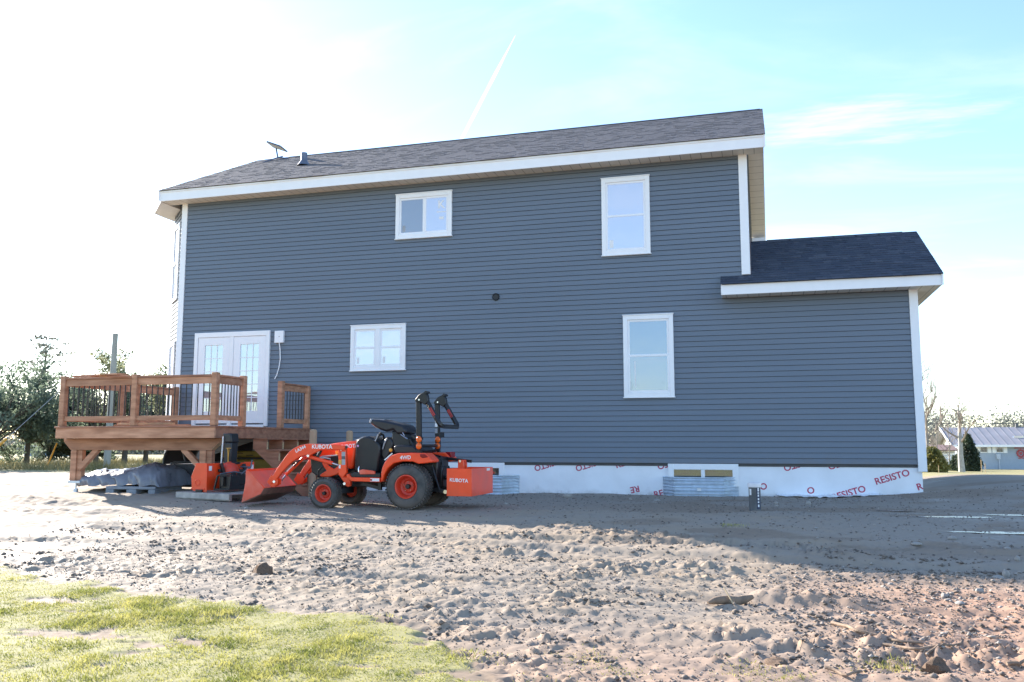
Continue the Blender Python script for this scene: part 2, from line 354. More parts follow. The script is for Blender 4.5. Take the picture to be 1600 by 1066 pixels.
def gz(x, y):
    x = np.asarray(x, float); y = np.asarray(y, float)
    z = gz0(x, y)
    ld = lawn_d(x, y)+(.75*(fbm(x*2.1, y*2.4, 5, 5, .62)-.5))
    lawn = ss(ld, -.05, .15)
    near = ss(-y, 4.2, 6.5)
    left = ss(6-x, 0, 4)
    rough = (.25+.75*np.maximum(near, left*.9))*(1-.8*lawn)
    big = (fbm(x*.55, y*.8, 1, 3)-.5)*.07
    ruts = (fbm(x*.30+y*.12, y*3.6, 9, 3)-.5)*.075
    mk = ss(fbm(x*.5, y*1.7, 23, 4, .6), .47, .66)
    wx = x+.09*(fbm(x*7, y*7, 25, 2)-.5); wy = y+.09*(fbm(x*7+9, y*7, 26, 2)-.5)
    cl = fbm(wx*5.2, wy*8.5, 21, 5, .74); clod = ss(cl, .545, .62)*(.008+.030*fbm(x*4, y*5, 28, 2))*(.06+1.05*mk)
    cl2 = fbm(wx*11, wy*17, 27, 4, .72); clod = clod+ss(cl2, .55, .62)*.015*(.2+.8*mk)
    fine = (fbm(x*13, y*16, 31, 4, .72)-.5)*.036
    wetl = ss(8.2-x, 0, 3.5)*ss(-y, 5.5, 7.0)
    z = z+rough*(big+ruts*(1-.3*wetl)+clod*(1-.25*wetl)*(.8+.5*ss(x, 8, 14))+fine*(1-.4*wetl))
    for c0, k0 in ((-6.75, .02), (-8.0, .02), (-9.35, -.05), (-7.35, -.03)):
        yy = y-(c0+k0*(x-9)+.18*np.sin(x*.45+c0)); tw = np.exp(-(yy/.13)**4)
        z = z-rough*tw*(.028+.012*np.sin(x*38+np.sign(yy)*yy*60))*ss(x, 1, 4)+rough*.018*np.exp(-((np.abs(yy)-.19)/.05)**2)*ss(x, 1, 4)*fbm(x*5, y*2, 12, 2)
    # churned red bank at the lower right
    red = ss(x, 12.4, 15.5)*ss(-y, 8.2, 10)
    z = z+red*(.075*(fbm(x*7.5, y*10, 44, 5, .74)-.35)+.10*ss(x, 14, 15.6))
    # ridge thrown up beside the log, and shallow water channel
    z = z+.055*np.exp(-((y-(-9.25-.10*(x-13)))/.12)**2)*ss(x, 12.6, 12.8)*ss(13.75-x, 0, .3)*(.1+1.6*fbm(x*11, y*13, 61, 4, .7))
    ch = -10.55-.22*(x-11.5)+.12*np.sin(x*2.3)
    z = z-.035*np.exp(-((y-ch)/.13)**2)*ss(x, 9.9, 10.8)
    z = z+lawn*.02+lawn*.02*(fbm(x*3, y*3, 77, 2)-.5)-.012*lawn*patches(x, y)
    # membrane foot: hummocks along the wall
    z = z+.05*(fbm(x*1.6, y*2, 91, 3)-.45)*ss(-np.abs(y+.3), -.9, -.1)*ss(x, 6, 8)
    return z
def gzf(x, y): return float(gz(np.array([x]), np.array([y]))[0])

# ------------------------------------------------------------------ ground
def axis(segs):
    a = [np.arange(p, q, s) for p, q, s in segs]; return np.concatenate(a+[[segs[-1][1]]])
gx = axis([(-600, -120, 60), (-120, -40, 10), (-40, -12, 2), (-12, -4, .3), (-4, 0, .09), (0, 5, .05), (5, 16.4, .027), (16.4, 24, .25), (24, 60, 2), (60, 160, 10), (160, 600, 60)])
gy = axis([(-200, -40, 20), (-40, -18, 2), (-18, -13.6, .25), (-13.6, -8, .023), (-8, -4.4, .04), (-4.4, 1, .08), (1, 6, .3), (6, 40, 1.5), (40, 120, 8), (120, 900, 60)])
GX, GY = np.meshgrid(gx, gy); nx, ny = len(gx), len(gy)
GZ = gz(GX, GY)
idx = np.arange(nx*ny).reshape(ny, nx)
quads = np.stack([idx[:-1, :-1], idx[:-1, 1:], idx[1:, 1:], idx[1:, :-1]], -1).reshape(-1, 4)
gm = bpy.data.materials.new('ground_earth'); gm.use_nodes = True; t = gm.node_tree; p = t.nodes['Principled BSDF']
def attr(n):
    a = N('ShaderNodeAttribute', t); a.attribute_name = n; return a.outputs['Fac']
geo = N('ShaderNodeNewGeometry', t)
def noise(sc, det=5, ro=.55, st=(1, 1, 1)):
    mp = N('ShaderNodeMapping', t); L(geo.outputs['Position'], mp.inputs[0], t); mp.inputs['Scale'].default_value = st
    n = N('ShaderNodeTexNoise', t); L(mp.outputs[0], n.inputs['Vector'], t); n.inputs['Scale'].default_value = sc; n.inputs['Detail'].default_value = det; n.inputs['Roughness'].default_value = ro; return n.outputs['Fac']
def ramp(v, *st):
    r = N('ShaderNodeValToRGB', t); L(v, r.inputs[0], t)
    while len(r.color_ramp.elements) < len(st): r.color_ramp.elements.new(.5)
    for e, (q, c) in zip(r.color_ramp.elements, st): e.position = q; e.color = (*c, 1)
    return r.outputs[0]
def mixc(f, a, b):
    n = N('ShaderNodeMix', t, data_type='RGBA'); L(f, n.inputs['Factor'], t); L(a, n.inputs['A'], t); L(b, n.inputs['B'], t); return n.outputs['Result']
n1, n2, n3 = noise(1.3), noise(9, 6, .65), noise(70, 3, .6)
n4 = noise(28, 5, .7)
nmix = mapr(mth('ADD', mth('ADD', mth('MULTIPLY', n2, .34), mth('MULTIPLY', n3, .33), tree=t), mth('MULTIPLY', n4, .33), tree=t), .36, .64, .2, .8, t, False)
mud = mixc(mapr(n1, .35, .65, 0, 1, t), ramp(nmix, (.30, (.062, .045, .033)), (.5, (.165, .126, .094)), (.70, (.30, .25, .20))), ramp(nmix, (.30, (.07, .047, .032)), (.52, (.19, .138, .098)), (.72, (.32, .255, .19))))
redc = ramp(nmix, (.30, (.085, .040, .024)), (.5, (.21, .105, .064)), (.70, (.37, .23, .16)))
grav = ramp(nmix, (.32, (.068, .051, .038)), (.5, (.15, .115, .087)), (.66, (.29, .245, .20)))
soil = ramp(nmix, (.3, (.05, .034, .024)), (.55, (.13, .09, .06)), (.75, (.24, .18, .13)))
thatch = ramp(nmix, (.3, (.07, .08, .025)), (.5, (.16, .17, .05)), (.7, (.28, .26, .11)))
field = ramp(n2, (.3, (.20, .19, .07)), (.5, (.30, .26, .11)), (.7, (.40, .34, .18)))
c = mixc(attr('red'), mud, redc)
c = mixc(attr('gravel'), c, grav)
c = mixc(attr('soil'), c, soil)
c = mixc(attr('lawn'), c, thatch)
c = mixc(attr('field'), c, field)
L(c, p.inputs['Base Color'], t)
wt = attr('wet')
L(mth('SUBTRACT', mapr(n2, .3, .7, .96, .82, t), mth('MULTIPLY', wt, mapr(n1, .40, .66, .04, .38, t), tree=t), tree=t), p.inputs['Roughness'], t)
p.inputs['Specular IOR Level'].default_value = .35
bsum = mth('ADD', mth('ADD', mth('MULTIPLY', n2, .5), mth('MULTIPLY', n3, .35), tree=t), mth('MULTIPLY', n4, .8), tree=t)
bn = N('ShaderNodeBump', t); bn.inputs['Strength'].default_value = 1.; bn.inputs['Distance'].default_value = .05; L(bsum, bn.inputs['Height'], t); L(bn.outputs[0], p.inputs['Normal'], t)
gme = npmesh('ground', np.stack([GX, GY, GZ], -1).reshape(-1, 3), quads, gm)
gme.polygons.foreach_set('use_smooth', np.ones(len(quads), bool))
def setattr_(n, v):
    a = gme.attributes.new(n, 'FLOAT', 'POINT'); a.data.foreach_set('value', np.clip(v, 0, 1).astype(np.float32).ravel())
ldG = lawn_d(GX, GY)+.75*(fbm(GX*2.1, GY*2.4, 5, 5, .62)-.5)
lawnG = ss(ldG, -.05, .15)*(1-patches(GX, GY))
fieldG = np.maximum(ss(-GX, 9.0, 11.5)*ss(GY, 7.0, 8.5), ss(GY, 6.5, 8))
edge_n = .9*(fbm(GX*.8, GY*.8, 15, 3)-.5)
gravG = ss(GY+edge_n, -4.9, -3.6)*ss(GX, 2.0, 5.5)*ss(-GY, -8, -5)
gravG = np.maximum(gravG, .8*ss(GX, 12.8, 14.5)*ss(GY+edge_n, -8.6, -7.0))
soilG = ss(fbm(GX*.7, GY*1.3, 41, 3), .50, .60)*ss(GX, 9, 12)*ss(GY, -8.4, -6)*.8
soilG = np.maximum(soilG, ss(ldG, -.25, .05)*patches(GX, GY))
redG = ss(GX+1.2*(fbm(GX*.6, GY*.6, 13, 3)-.5), 12.0, 14.6)*ss(-GY, 7.6, 9.2)
redG = np.maximum(redG, .55*ss(-GY, 9.6, 11.6)*ss(GX, 9.0, 12.5))
wetG = np.maximum(ss(8.0-GX, 0, 3.8)*ss(-GY, 5.2, 7.5), .55*ss(10-GX, 0, 4)*ss(-GY, 4, 6))
chG = -10.55-.22*(GX-11.5)+.12*np.sin(GX*2.3); wetG = np.maximum(wetG, .9*ss(fbm(GX*.6, GY*2.2, 52, 3), .54, .62)*ss(GX, 10, 12)*ss(-GY, 8.6, 9.6)); wetG = np.maximum(wetG, .8*ss(fbm(GX*.5, GY*1.8, 53, 3), .5, .6)*ss(GX, 12.5, 14)*ss(GY, -8, -6.5)); wetG = np.maximum(wetG, 1.6*np.exp(-((GY-chG)/.14)**2)*ss(GX, 9.9, 10.8))
for n, v in (('lawn', lawnG), ('field', fieldG), ('gravel', gravG), ('soil', soilG), ('red', redG), ('wet', wetG*(1-lawnG))): setattr_(n, v)
ground = bpy.data.objects.new('ground', gme); col.objects.link(ground); ground['kind'] = 'structure'

# lawn grass: one sheet of blades nobody could count
gmt = M('grass_blades', (.20, .25, .045), .6, var=.3, scale=4, c2=(.50, .46, .15), trans=.5)
n_ = 420000
bx = rng.uniform(3.0, 13.4, n_); by = rng.uniform(-14.2, -9.2, n_)
ld = lawn_d(bx, by)+.75*(fbm(bx*2.1, by*2.4, 5, 5, .62)-.5)
dens = ss(ld, -.08, .35)*(1-.97*patches(bx, by))*(.30+.9*ss(fbm(bx*2.6, by*3.2, 55, 3), .36, .6))
far = np.hypot(bx-CAM[0], by-CAM[1]) > 1.2
keep = (rng.random(n_) < dens) & far; bx, by = bx[keep], by[keep]
# stray tufts on the mud
tf = [(atz(240, 0, 0), 0)]
tufts = [(1220, 1042, .16), (905, 1015, .13), (960, 1030, .12), (1385, 1028, .10), (720, 1012, .15), (1148, 830, .10), (865, 1058, .15), (1170, 1032, .12)]
tx, ty = [], []
for u_, v_, rad in tufts:
    q = atz(u_, v_, -1.0 if v_ > 900 else -.72); k = 260
    tx.append(q[0]+rng.normal(0, rad, k)); ty.append(q[1]+rng.normal(0, rad*.7, k))
bx = np.concatenate([bx]+tx); by = np.concatenate([by]+ty); n_ = len(bx)
bz = gz(bx, by)-.004
clump = fbm(bx*2.2, by*2.2, 88, 3)
h = (.010+.022*rng.random(n_)**2)*(.6+1.1*ss(clump, .4, .75)); a = rng.uniform(0, 2*np.pi, n_); ln = h*rng.uniform(.3, 1.3, n_); la = rng.uniform(0, 2*np.pi, n_)
wd = .0022+.0015*rng.random(n_)
ex, ey = np.cos(a)*wd, np.sin(a)*wd; lx, ly = np.cos(la)*ln, np.sin(la)*ln
V = np.empty((n_, 5, 3))
V[:, 0] = np.stack([bx-ex, by-ey, bz], -1); V[:, 1] = np.stack([bx+ex, by+ey, bz], -1)
V[:, 2] = np.stack([bx+ex*.8+lx*.4, by+ey*.8+ly*.4, bz+h*.6], -1); V[:, 3] = np.stack([bx-ex*.8+lx*.4, by-ey*.8+ly*.4, bz+h*.6], -1)
V[:, 4] = np.stack([bx+lx, by+ly, bz+h], -1)
k5 = np.arange(n_)[:, None]*5
fc = np.concatenate([k5+np.array([[0, 1, 2]]), k5+np.array([[0, 2, 3]]), k5+np.array([[3, 2, 4]])])
go = bpy.data.objects.new('lawn_grass', npmesh('lawn_grass', V.reshape(-1, 3), fc, gmt, 3)); col.objects.link(go)
go['kind'] = 'stuff'; go['label'] = 'short yellow-green lawn grass at the lower left edge of the mud'

# puddles: thin sheets of still water in the hollows
wat = bpy.data.materials.new('muddy_water'); wat.use_nodes = True; q = wat.node_tree.nodes['Principled BSDF']
q.inputs['Base Color'].default_value = (.16, .12, .09, 1); q.inputs['Roughness'].default_value = .22; q.inputs['Specular IOR Level'].default_value = .3
def puddle(name, cx, cy, rx, ry, rot, seed, dz=.012):
    n = 48; vs = []
    for i in range(n):
        a_ = 2*math.pi*i/n; r_ = .55+.75*float(fbm(np.array([math.cos(a_)*1.6+seed*3.1]), np.array([math.sin(a_)*1.6+seed]), seed, 4, .6)[0])
        u, v = rx*r_*math.cos(a_), ry*r_*math.sin(a_)
        vs.append((cx+u*math.cos(rot)-v*math.sin(rot), cy+u*math.sin(rot)+v*math.cos(rot)))
    zz = float(np.percentile(gz(np.array([a for a, b in vs]+[cx]), np.array([b for a, b in vs]+[cy])), 55))+dz*.3
    b = MB().add([(x, y, zz) for x, y in vs]+[(cx, cy, zz)], [(i, (i+1) % n, n) for i in range(n)])
    o = b.build(name, wat, smooth=False); o['kind'] = 'structure'; moved(o, (cx, cy, zz))
for args in ((15.15, -4.1, .55, .13, .1, 3), (16.3, -3.6, .7, .14, .0, 4), (15.6, -5.6, .8, .15, .1, 6), (14.6, -3.2, .3, .09, 0, 8)):
    puddle('puddle', *args)

# ------------------------------------------------------------------ house
C = .1016
house = thing('house', (6.2, 0, -.6), 'large two-storey house clad in dark blue-grey lap siding with white trim', 'house')
H2, H1 = 59*C, 31.2*C
XL, XM, XR = -.02, 12.5, 15.43
def lap(mb, p, q, z0, z1, lean=.013, base=.003):
    """courses of lap siding on the vertical plane from p to q (xy), outward normal to the right of p->q"""
    d = unit(np.array(q, float)-np.array(p, float)); n = np.array((d[1], -d[0]))
    i = 0; z = z0
    while z < z1-.005:
        t_ = min(z+C, z1); k = (t_-z)/C
        a0 = np.array(p)+n*(base+lean); b0 = np.array(q)+n*(base+lean); a1 = np.array(p)+n*(base+lean*(1-k)); b1 = np.array(q)+n*(base+lean*(1-k))
        am = np.array(p)+n*base; bm = np.array(q)+n*base
        ar = np.array(p)-n*.010; br = np.array(q)-n*.010; zl = z+.007
        mb.add([(*ar, zl), (*br, zl), (*b0, zl), (*a0, zl), (*b1, t_), (*a1, t_), (*br, t_), (*ar, t_)], [(0, 1, 2, 3), (3, 2, 4, 5), (5, 4, 6, 7)])
        z = t_
fw = MB()
lap(fw, (XL, 0), (XR+.02, 0), 0, 31*C)
fws = fw.build('front_siding', SIDING, house, smooth=False)
fw = MB(); lap(fw, (XL, 0), (XM+.02, 0), 31*C, H2)
# the upper courses start on the lower wall's own course line
fw.build('upper_siding', SIDING, house, smooth=False)
gw = MB(); lap(gw, (XM+.14, .02), (XM+.14, 7.1), 30*C, H2+.0); 
for k in range(20):      # gable triangle above the eave, course by course
    z = H2+k*C; y0 = .1+(k+.5)*C/.5; y1 = 7.1-(k+.5)*C/.5
    if y1 > y0: lap(gw, (XM+.14, y0), (XM+.14, y1), z, z+C)
gw.build('gable_siding', SIDING, house, smooth=False)
core = MB().box(-.13, 12.60, .004+.016, 7.2, -.05, H2).box(12.6, 15.5, .02, 5.6, -.05, H1-.01)
core.build('wall_core', BACK, house, smooth=False)
# two-storey bay on the far left end
BAY = [(-.15, .02), (-1.0, .85), (-1.0, 3.1), (-.15, 3.95)]
bw_ = MB()
lap(bw_, BAY[2], BAY[1], 0, H2); lap(bw_, BAY[1], BAY[0], 0, H2)
bay = bw_.build('bay_siding', SIDING2, house, smooth=False)
MB().prism([(x+.02 if x < -.5 else x, y, -.6) for x, y in BAY], (0, 0, H2+.6)).build('bay_core', BACK, house, smooth=False)
d_ = unit(np.array(BAY[0])-np.array(BAY[1])); n_b = np.array((d_[1], -d_[0]))
def bay_window(z0, z1):
    f = MB(); g = MB()
    def P3(u, z, o): q = np.array(BAY[1])+d_*u+n_b*o; return (q[0], q[1], z)
    def bx_(mb, u0, u1, za, zb, o0, o1):
        mb.prism([P3(u0, za, o0), P3(u1, za, o0), P3(u1, za, o1), P3(u0, za, o1)], (0, 0, zb-za))
    for a_ in ((.18, .26, z0, z1), (.88, .96, z0, z1), (.26, .88, z0, z0+.08), (.26, .88, z1-.08, z1), (.26, .88, (z0+z1)/2-.03, (z0+z1)/2+.03)): bx_(f, *a_, .012, .045)
    for k in (1, 2): bx_(f, .26+.62*k/3-.008, .26+.62*k/3+.008, z0+.08, (z0+z1)/2-.03, .014, .03)
    for k in (1, 2): bx_(f, .26+.62*k/3-.008, .26+.62*k/3+.008, (z0+z1)/2+.03, z1-.08, .014, .03)
    bx_(g, .26, .88, z0+.08, z1-.08, .010, .020)
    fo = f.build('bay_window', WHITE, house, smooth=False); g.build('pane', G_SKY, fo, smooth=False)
bay_window(.75, 2.75); bay_window(3.75, 5.6)
# foundation with its white self-adhesive membrane, red lettering half hidden by siding and soil
fd = MB().box(-.10, 15.50, .032, 5.5, -1.1, .0)
found = fd.build('foundation', MEMB, house, smooth=False)
for xs in (6.95, 7.9, 8.85, 9.75, 10.7, 12.65, 13.55, 14.45, 15.18): MB().box(xs, xs+.012, .0295, .034, -1.0, .0).build('membrane_seam', MEMB, found, smooth=False)
def ink(body, px, py, rot, size=.165, al='CENTER'):
    q = at(px, py, .0285); text(body, size, RED_INK, 'printed_lettering', found, wallmw(q, rot), .0006, al)
ink('RESISTO', 857, 725.5, 196.5); ink('RESISTO', 922, 725.5, 196.5); ink('RESISTO', 985, 721, 17); ink('RESISTO', 1051, 722.5, 196.5)
ink('R', 800.5, 753, 192); ink('RE', 992, 764.5, 192); ink('RE', 1029, 772, 14); ink('O', 1152, 722, 190)
ink('TO', 1189, 762, 18); ink('RESISTO', 1250, 724.5, 197); ink('RESISTO', 1320, 722, 197); ink('RESISTO', 1394, 746, 17); ink('R', 1437, 761, 17); ink('RESISTO', 1326, 771, 17); ink('O', 1267, 767, 17)
fv = []; nfl = 60
for i in range(nfl+1):
    x = 13.0+1.75*i/nfl; o_ = .10+.16*float(vn(i*.21, 3.3, 5)); g_ = gzf(x, -o_)
    fv += [(x, .028, gzf(x, .0)+.03), (x, -o_*.5, max(gzf(x, -o_*.5), g_)+.035+.03*float(vn(i*.3, 1.1, 9))), (x, -o_, g_+.006+.03*float(vn(i*.35, 7.7, 2)))]
MB().add(fv, [(3*i+k, 3*i+3+k, 3*i+4+k, 3*i+1+k) for i in range(nfl) for k in (0, 1)]).build('membrane_flap', MEMB, found)
# trim
tr = MB()
def post(x0, x1, z0, z1, y=-.030): return MB().box(x0, x1, y, .02, z0, z1)
post(-.15, -.005, -.1, H2).build('corner_trim', WHITE, house, .004)
post(12.50, 12.65, 3.60, H2, -.028).build('corner_trim', WHITE, house, .004)
MB().box(12.64, 12.662, -.02, .07, 3.6, H2).build('corner_trim', WHITE, house)
pt = MB().box(15.43, 15.575, -.032, .02, -.12, H1).box(15.55, 15.585, .02, .14, -.12, H1); pt.build('corner_trim', WHITE, house, .004)
# main roof: eave front y=-.42, ridge y=3.6
EY, EZ, RY, PT = -.45, 6.20, 3.6, .5
RX0, RX1 = -.50, 13.02
def roofz(y): return EZ+PT*(y-EY)
def shingles(mb, x0, x1, ey, ez, ry, pt_, seed, expo=.145):
    r_ = random.Random(seed); cs = 1/math.sqrt(1+pt_*pt_); nrm = np.array((0, -pt_*cs, cs)); sl_ = np.array((0, cs, pt_*cs)); Ltot = (ry-ey)/cs
    k = 0; s = -.02
    while s < Ltot-.02:
        e = min(s+expo+.02, Ltot+.01); x = x0; off = 0
        while x < x1-.001:
            wdt = r_.choice((.09, .12, .15, .19, .24)); xe = min(x1, x+wdt) if x1-x-wdt > .06 else x1
            lift = r_.choice((.007, .007, .0125)); dn = r_.uniform(0, .012)
            a_ = np.array((0, ey, ez))+sl_*(s-dn if lift > .01 else s)+nrm*(lift+.004); b_ = np.array((0, ey, ez))+sl_*e+nrm*.0045
            lo = a_-nrm*lift
            X0, X1 = np.array((x, 0, 0)), np.array((xe, 0, 0))
            mb.add([a_+X0, a_+X1, b_+X1, b_+X0, lo+X0, lo+X1], [(0, 1, 2, 3), (4, 5, 1, 0)])
            if lift > .01: mb.add([a_+X0, b_+X0, lo+X0], [(0, 1, 2)]); mb.add([a_+X1, lo+X1, b_+X1], [(0, 1, 2)])
            x = xe
        s += expo; k += 1
sh = MB(); shingles(sh, RX0, RX1, EY, EZ, RY, PT, 3)
roof = sh.build('roof', SHINGLE, house, smooth=False)
zr = roofz(RY); BY = 2*RY-EY
dk = MB().prism([(RX0+.035, EY+.06, EZ+.018), (RX0+.035, RY, zr-.012), (RX0+.035, BY-.06, EZ+.018), (RX0+.035, BY-.06, EZ-.07), (RX0+.035, RY, zr-.11), (RX0+.035, EY+.06, EZ-.07)], (RX1-RX0-.07, 0, 0))
dk.build('roof_deck', DRIP, roof, smooth=False)
bs = MB(); bs.add([(RX0, RY, zr), (RX1, RY, zr), (RX1, BY, EZ), (RX0, BY, EZ)], [(0, 1, 2, 3)]); bs.build('rear_slope', SHINGLE, roof, smooth=False)
rc = MB()
k = RX0+1.0
while k < RX1-.55:
    rc.prism([(k, RY-.15, zr-.05+.0), (k, RY, zr+.022), (k, RY+.15, zr-.05), (k, RY, zr+.004)], (.5, 0, 0)); k += .46
rc.build('ridge_cap', DRIP, roof, smooth=False)
# vent stack and drip edges
def fascia(x0, x1, y, z0, z1, name='fascia'): return MB().box(x0, x1, y, y+.025, z0, z1).build(name, WHITE, house, .004)
fascia(RX0+.01, RX1-.02, EY+.03, EZ-.245, EZ-.006)
de = MB().box(RX0, RX1, EY+.012, EY+.03, EZ-.045, EZ-.008); de.build('drip_edge', WHITE, house, smooth=False)
SZ = EZ-.23
sf = MB().box(RX0+.03, RX1-.04, EY+.056, .0, SZ, SZ+.012)
soff = sf.build('soffit', SOFFIT, house, smooth=False)
# right gable rake: board, soffit, rear return
rk = MB()
for a_, b_ in (((EY, EZ), (RY, zr)), ((BY, EZ), (RY, zr))):
    s_ = [(RX1-.03, a_[0], a_[1]-.005), (RX1-.03, b_[0], b_[1]-.005), (RX1-.03, b_[0], b_[1]-.25), (RX1-.03, a_[0], a_[1]-.25)]
    rk.prism(s_, (.028, 0, 0))
rk.build('rake_board', WHITE, house, smooth=False)
rks = MB()
for a_, b_ in (((EY+.05, EZ-.22), (RY, zr-.22)), ((BY-.05, EZ-.22), (RY, zr-.22))):
    rks.prism([(XM+.13, a_[0], a_[1]), (XM+.13, b_[0], b_[1]), (XM+.13, b_[0], b_[1]-.012), (XM+.13, a_[0], a_[1]-.012)], (RX1-.03-XM-.13, 0, 0))
rs = rks.build('rake_soffit', RSOFF, house, smooth=False)
MB().box(XM+.13, RX1-.03, BY-.30, BY, EZ-.44, EZ-.20).build('rear_eave_return', WHITE, house, smooth=False)
rkl = MB()
for a_, b_ in (((EY, EZ), (RY, zr)), ((BY, EZ), (RY, zr))):
    rkl.prism([(RX0+.03, a_[0], a_[1]-.005), (RX0+.03, b_[0], b_[1]-.005), (RX0+.03, b_[0], b_[1]-.24), (RX0+.03, a_[0], a_[1]-.24)], (-.02, 0, 0))
rkl.build('rake_board', WHITE, house, smooth=False)
# bay eave
bo = [(-.47, -.38), (-1.27, .42), (-1.30, .75), (-1.30, 3.4), (-.4, 4.2)]
MB().prism([(x, y, SZ-.02) for x, y in bo], (0, 0, .10)).build('bay_soffit', SOFFW, house, smooth=False)
bf = MB()
for a_, b_ in zip(bo[:-1], bo[1:]): bf.bar((*a_, SZ+.07), (*b_, SZ+.07), .02, .20)
bf.build('bay_fascia', WHITE, house, smooth=False)
MB().add([(x, y, SZ+.172) for x, y in bo]+[(-.45, 1.9, SZ+.55)], [(0, 1, 5), (1, 2, 5), (2, 3, 5), (3, 4, 5)]).build('bay_roof', SHINGLE, house, smooth=False)
# wing roof
WEY, WEZ, WRY = -.42, 3.36, 2.05
WP = (4.70-WEZ)/(WRY-WEY); WX1 = 15.95
sh = MB(); shingles(sh, 12.62, WX1, WEY, WEZ, WRY, WP, 5)
# the part that laps in front of the main wall
shingles(sh, 12.11, 12.62, WEY, WEZ, -.02, WP, 6)
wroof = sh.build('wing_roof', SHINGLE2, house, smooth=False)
wz = 4.70; WBY = 2*WRY-WEY
wd_ = MB().prism([(12.62, WEY+.06, WEZ+.016), (12.62, WRY, wz-.012), (12.62, WBY-.06, WEZ+.016), (12.62, WBY-.06, WEZ-.07), (12.62, WRY, wz-.11), (12.62, WEY+.06, WEZ-.07)], (WX1-12.655, 0, 0))
wd_.prism([(12.142, WEY+.06, WEZ+.016), (12.142, -.02, WEZ+WP*.40-.012), (12.142, -.02, WEZ-.07), (12.142, WEY+.06, WEZ-.07)], (.478, 0, 0))
wd_.build('roof_deck', DRIP, wroof, smooth=False)
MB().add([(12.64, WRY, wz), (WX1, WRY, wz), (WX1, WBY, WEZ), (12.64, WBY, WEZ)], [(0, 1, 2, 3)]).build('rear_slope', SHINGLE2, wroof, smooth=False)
rc = MB(); k = 13.0
while k < WX1-.7:
    rc.prism([(k, WRY-.14, wz-.06), (k, WRY, wz+.02), (k, WRY+.14, wz-.06), (k, WRY, wz)], (.48, 0, 0)); k += .44
rc.build('ridge_cap', DRIP, wroof, smooth=False)
fascia(12.12, WX1-.02, WEY+.03, WEZ-.20, WEZ-.006)
MB().prism([(12.12, WEY+.056, WEZ-.2), (12.12, -.02, WEZ-.2), (12.12, -.02, WEZ+WP*.40-.006), (12.12, WEY+.056, WEZ+WP*.056-.006)], (.02, 0, 0)).build('fascia_return', WHITE, house, smooth=False)
wsf = MB().box(12.14, WX1-.03, WEY+.056, -.0, WEZ-.20, WEZ-.188).box(15.58, WX1-.03, .0, WBY-.3, WEZ-.20, WEZ-.188)
ws = wsf.build('soffit', SOFFIT, house, smooth=False)
rk = MB()
for a_, b_ in (((WEY, WEZ), (WRY, wz)), ((WBY, WEZ), (WRY, wz))):
    rk.prism([(WX1-.03, a_[0], a_[1]-.005), (WX1-.03, b_[0], b_[1]-.005), (WX1-.03, b_[0], b_[1]-.20), (WX1-.03, a_[0], a_[1]-.20)], (.025, 0, 0))
rk.build('rake_board', WHITE, house, smooth=False)
wg = MB(); wg.prism([(15.50, .02, H1-.02), (15.50, WRY, wz-.12), (15.50, WBY-.5, H1-.02)], (-.02, 0, 0)); wg.build('wing_gable', SIDING2, house, smooth=False)
MB().prism([(12.66, .03, 3.72), (12.66, 2.0, 4.79), (12.66, 2.0, 4.74), (12.66, .03, 3.60)], (.012, 0, 0)).build('step_flashing', M('flashing', (.30, .22, .20), .4, metal=.4), house, smooth=False)
# windows
def window(name, x0, x1, z0, z1, kind):
    y0, yb = -.052, -.004; cw = .085
    f = MB().box(x0, x0+cw, y0, yb, z0, z1).box(x1-cw, x1, y0, yb, z0, z1).box(x0+cw, x1-cw, y0, yb, z0, z0+cw).box(x0+cw, x1-cw, y0, yb, z1-cw, z1)
    f.box(x0-.012, x1+.012, y0-.012, yb, z1, z1+.02).box(x0-.015, x1+.015, y0-.016, yb, z0-.02, z0)
    fo = f.build(name, WHITE, house, .005)
    a0, a1, b0, b1 = x0+cw, x1-cw, z0+cw, z1-cw
    def sash(u0, u1, v0, v1, g, y=-.034, wdt=.042, fr=True):
        if fr:
            s_ = MB().box(u0, u0+wdt, y, yb-.002, v0, v1).box(u1-wdt, u1, y, yb-.002, v0, v1).box(u0+wdt, u1-wdt, y, yb-.002, v0, v0+wdt).box(u0+wdt, u1-wdt, y, yb-.002, v1-wdt, v1)
            s_.build('sash', VINYL, fo, .003)
        MB().box(u0+wdt, u1-wdt, y+.006, yb-.004, v0+wdt, v1-wdt).build('pane', g, fo, smooth=False)
    return fo, sash, (a0, a1, b0, b1)
wf, sash, (a0, a1, b0, b1) = window('slider_window', 5.29, 6.58, 4.77, 5.74, 's'); mx_ = (a0+a1)/2
sash(a0, mx_+.02, b0, b1, G_DIM, -.030); sash(mx_-.015+.035, a1, b0, b1, G_PALE, -.036)
text('K', .24, DECAL, 'sticker', wf, wallmw((mx_+.40, -.0315, b1-.20)), .001)
MB().box(mx_+.30, mx_+.50, -.0325, -.02, b1-.365, b1-.345).build('sticker', DECAL, wf); MB().box(mx_+.36, mx_+.46, -.0325, -.02, b1-.52, b1-.46).build('sticker', DECAL, wf)
MB().box(a0+.07, a0+.14, -.0265, -.014, b0+.06, b0+.2).build('sticker', GREYL, wf)
wf, sash, (a0, a1, b0, b1) = window('double_window', 4.28, 5.56, 1.94, 2.91, 'd'); mx_ = (a0+a1)/2; mz = (b0+b1)/2
MB().box(mx_-.05, mx_+.05, -.05, -.006, b0, b1).build('mullion', WHITE, wf, .003)
for u0, u1 in ((a0, mx_-.05), (mx_+.05, a1)):
    sash(u0, u1, mz-.01, b1, G_PALE, -.03); sash(u0, u1, b0, mz+.02, G_PALE, -.044)
    MB().box(u0+.07, u0+.13, -.0405, -.028, b0+.06, b0+.2).build('sticker', DECAL, wf)
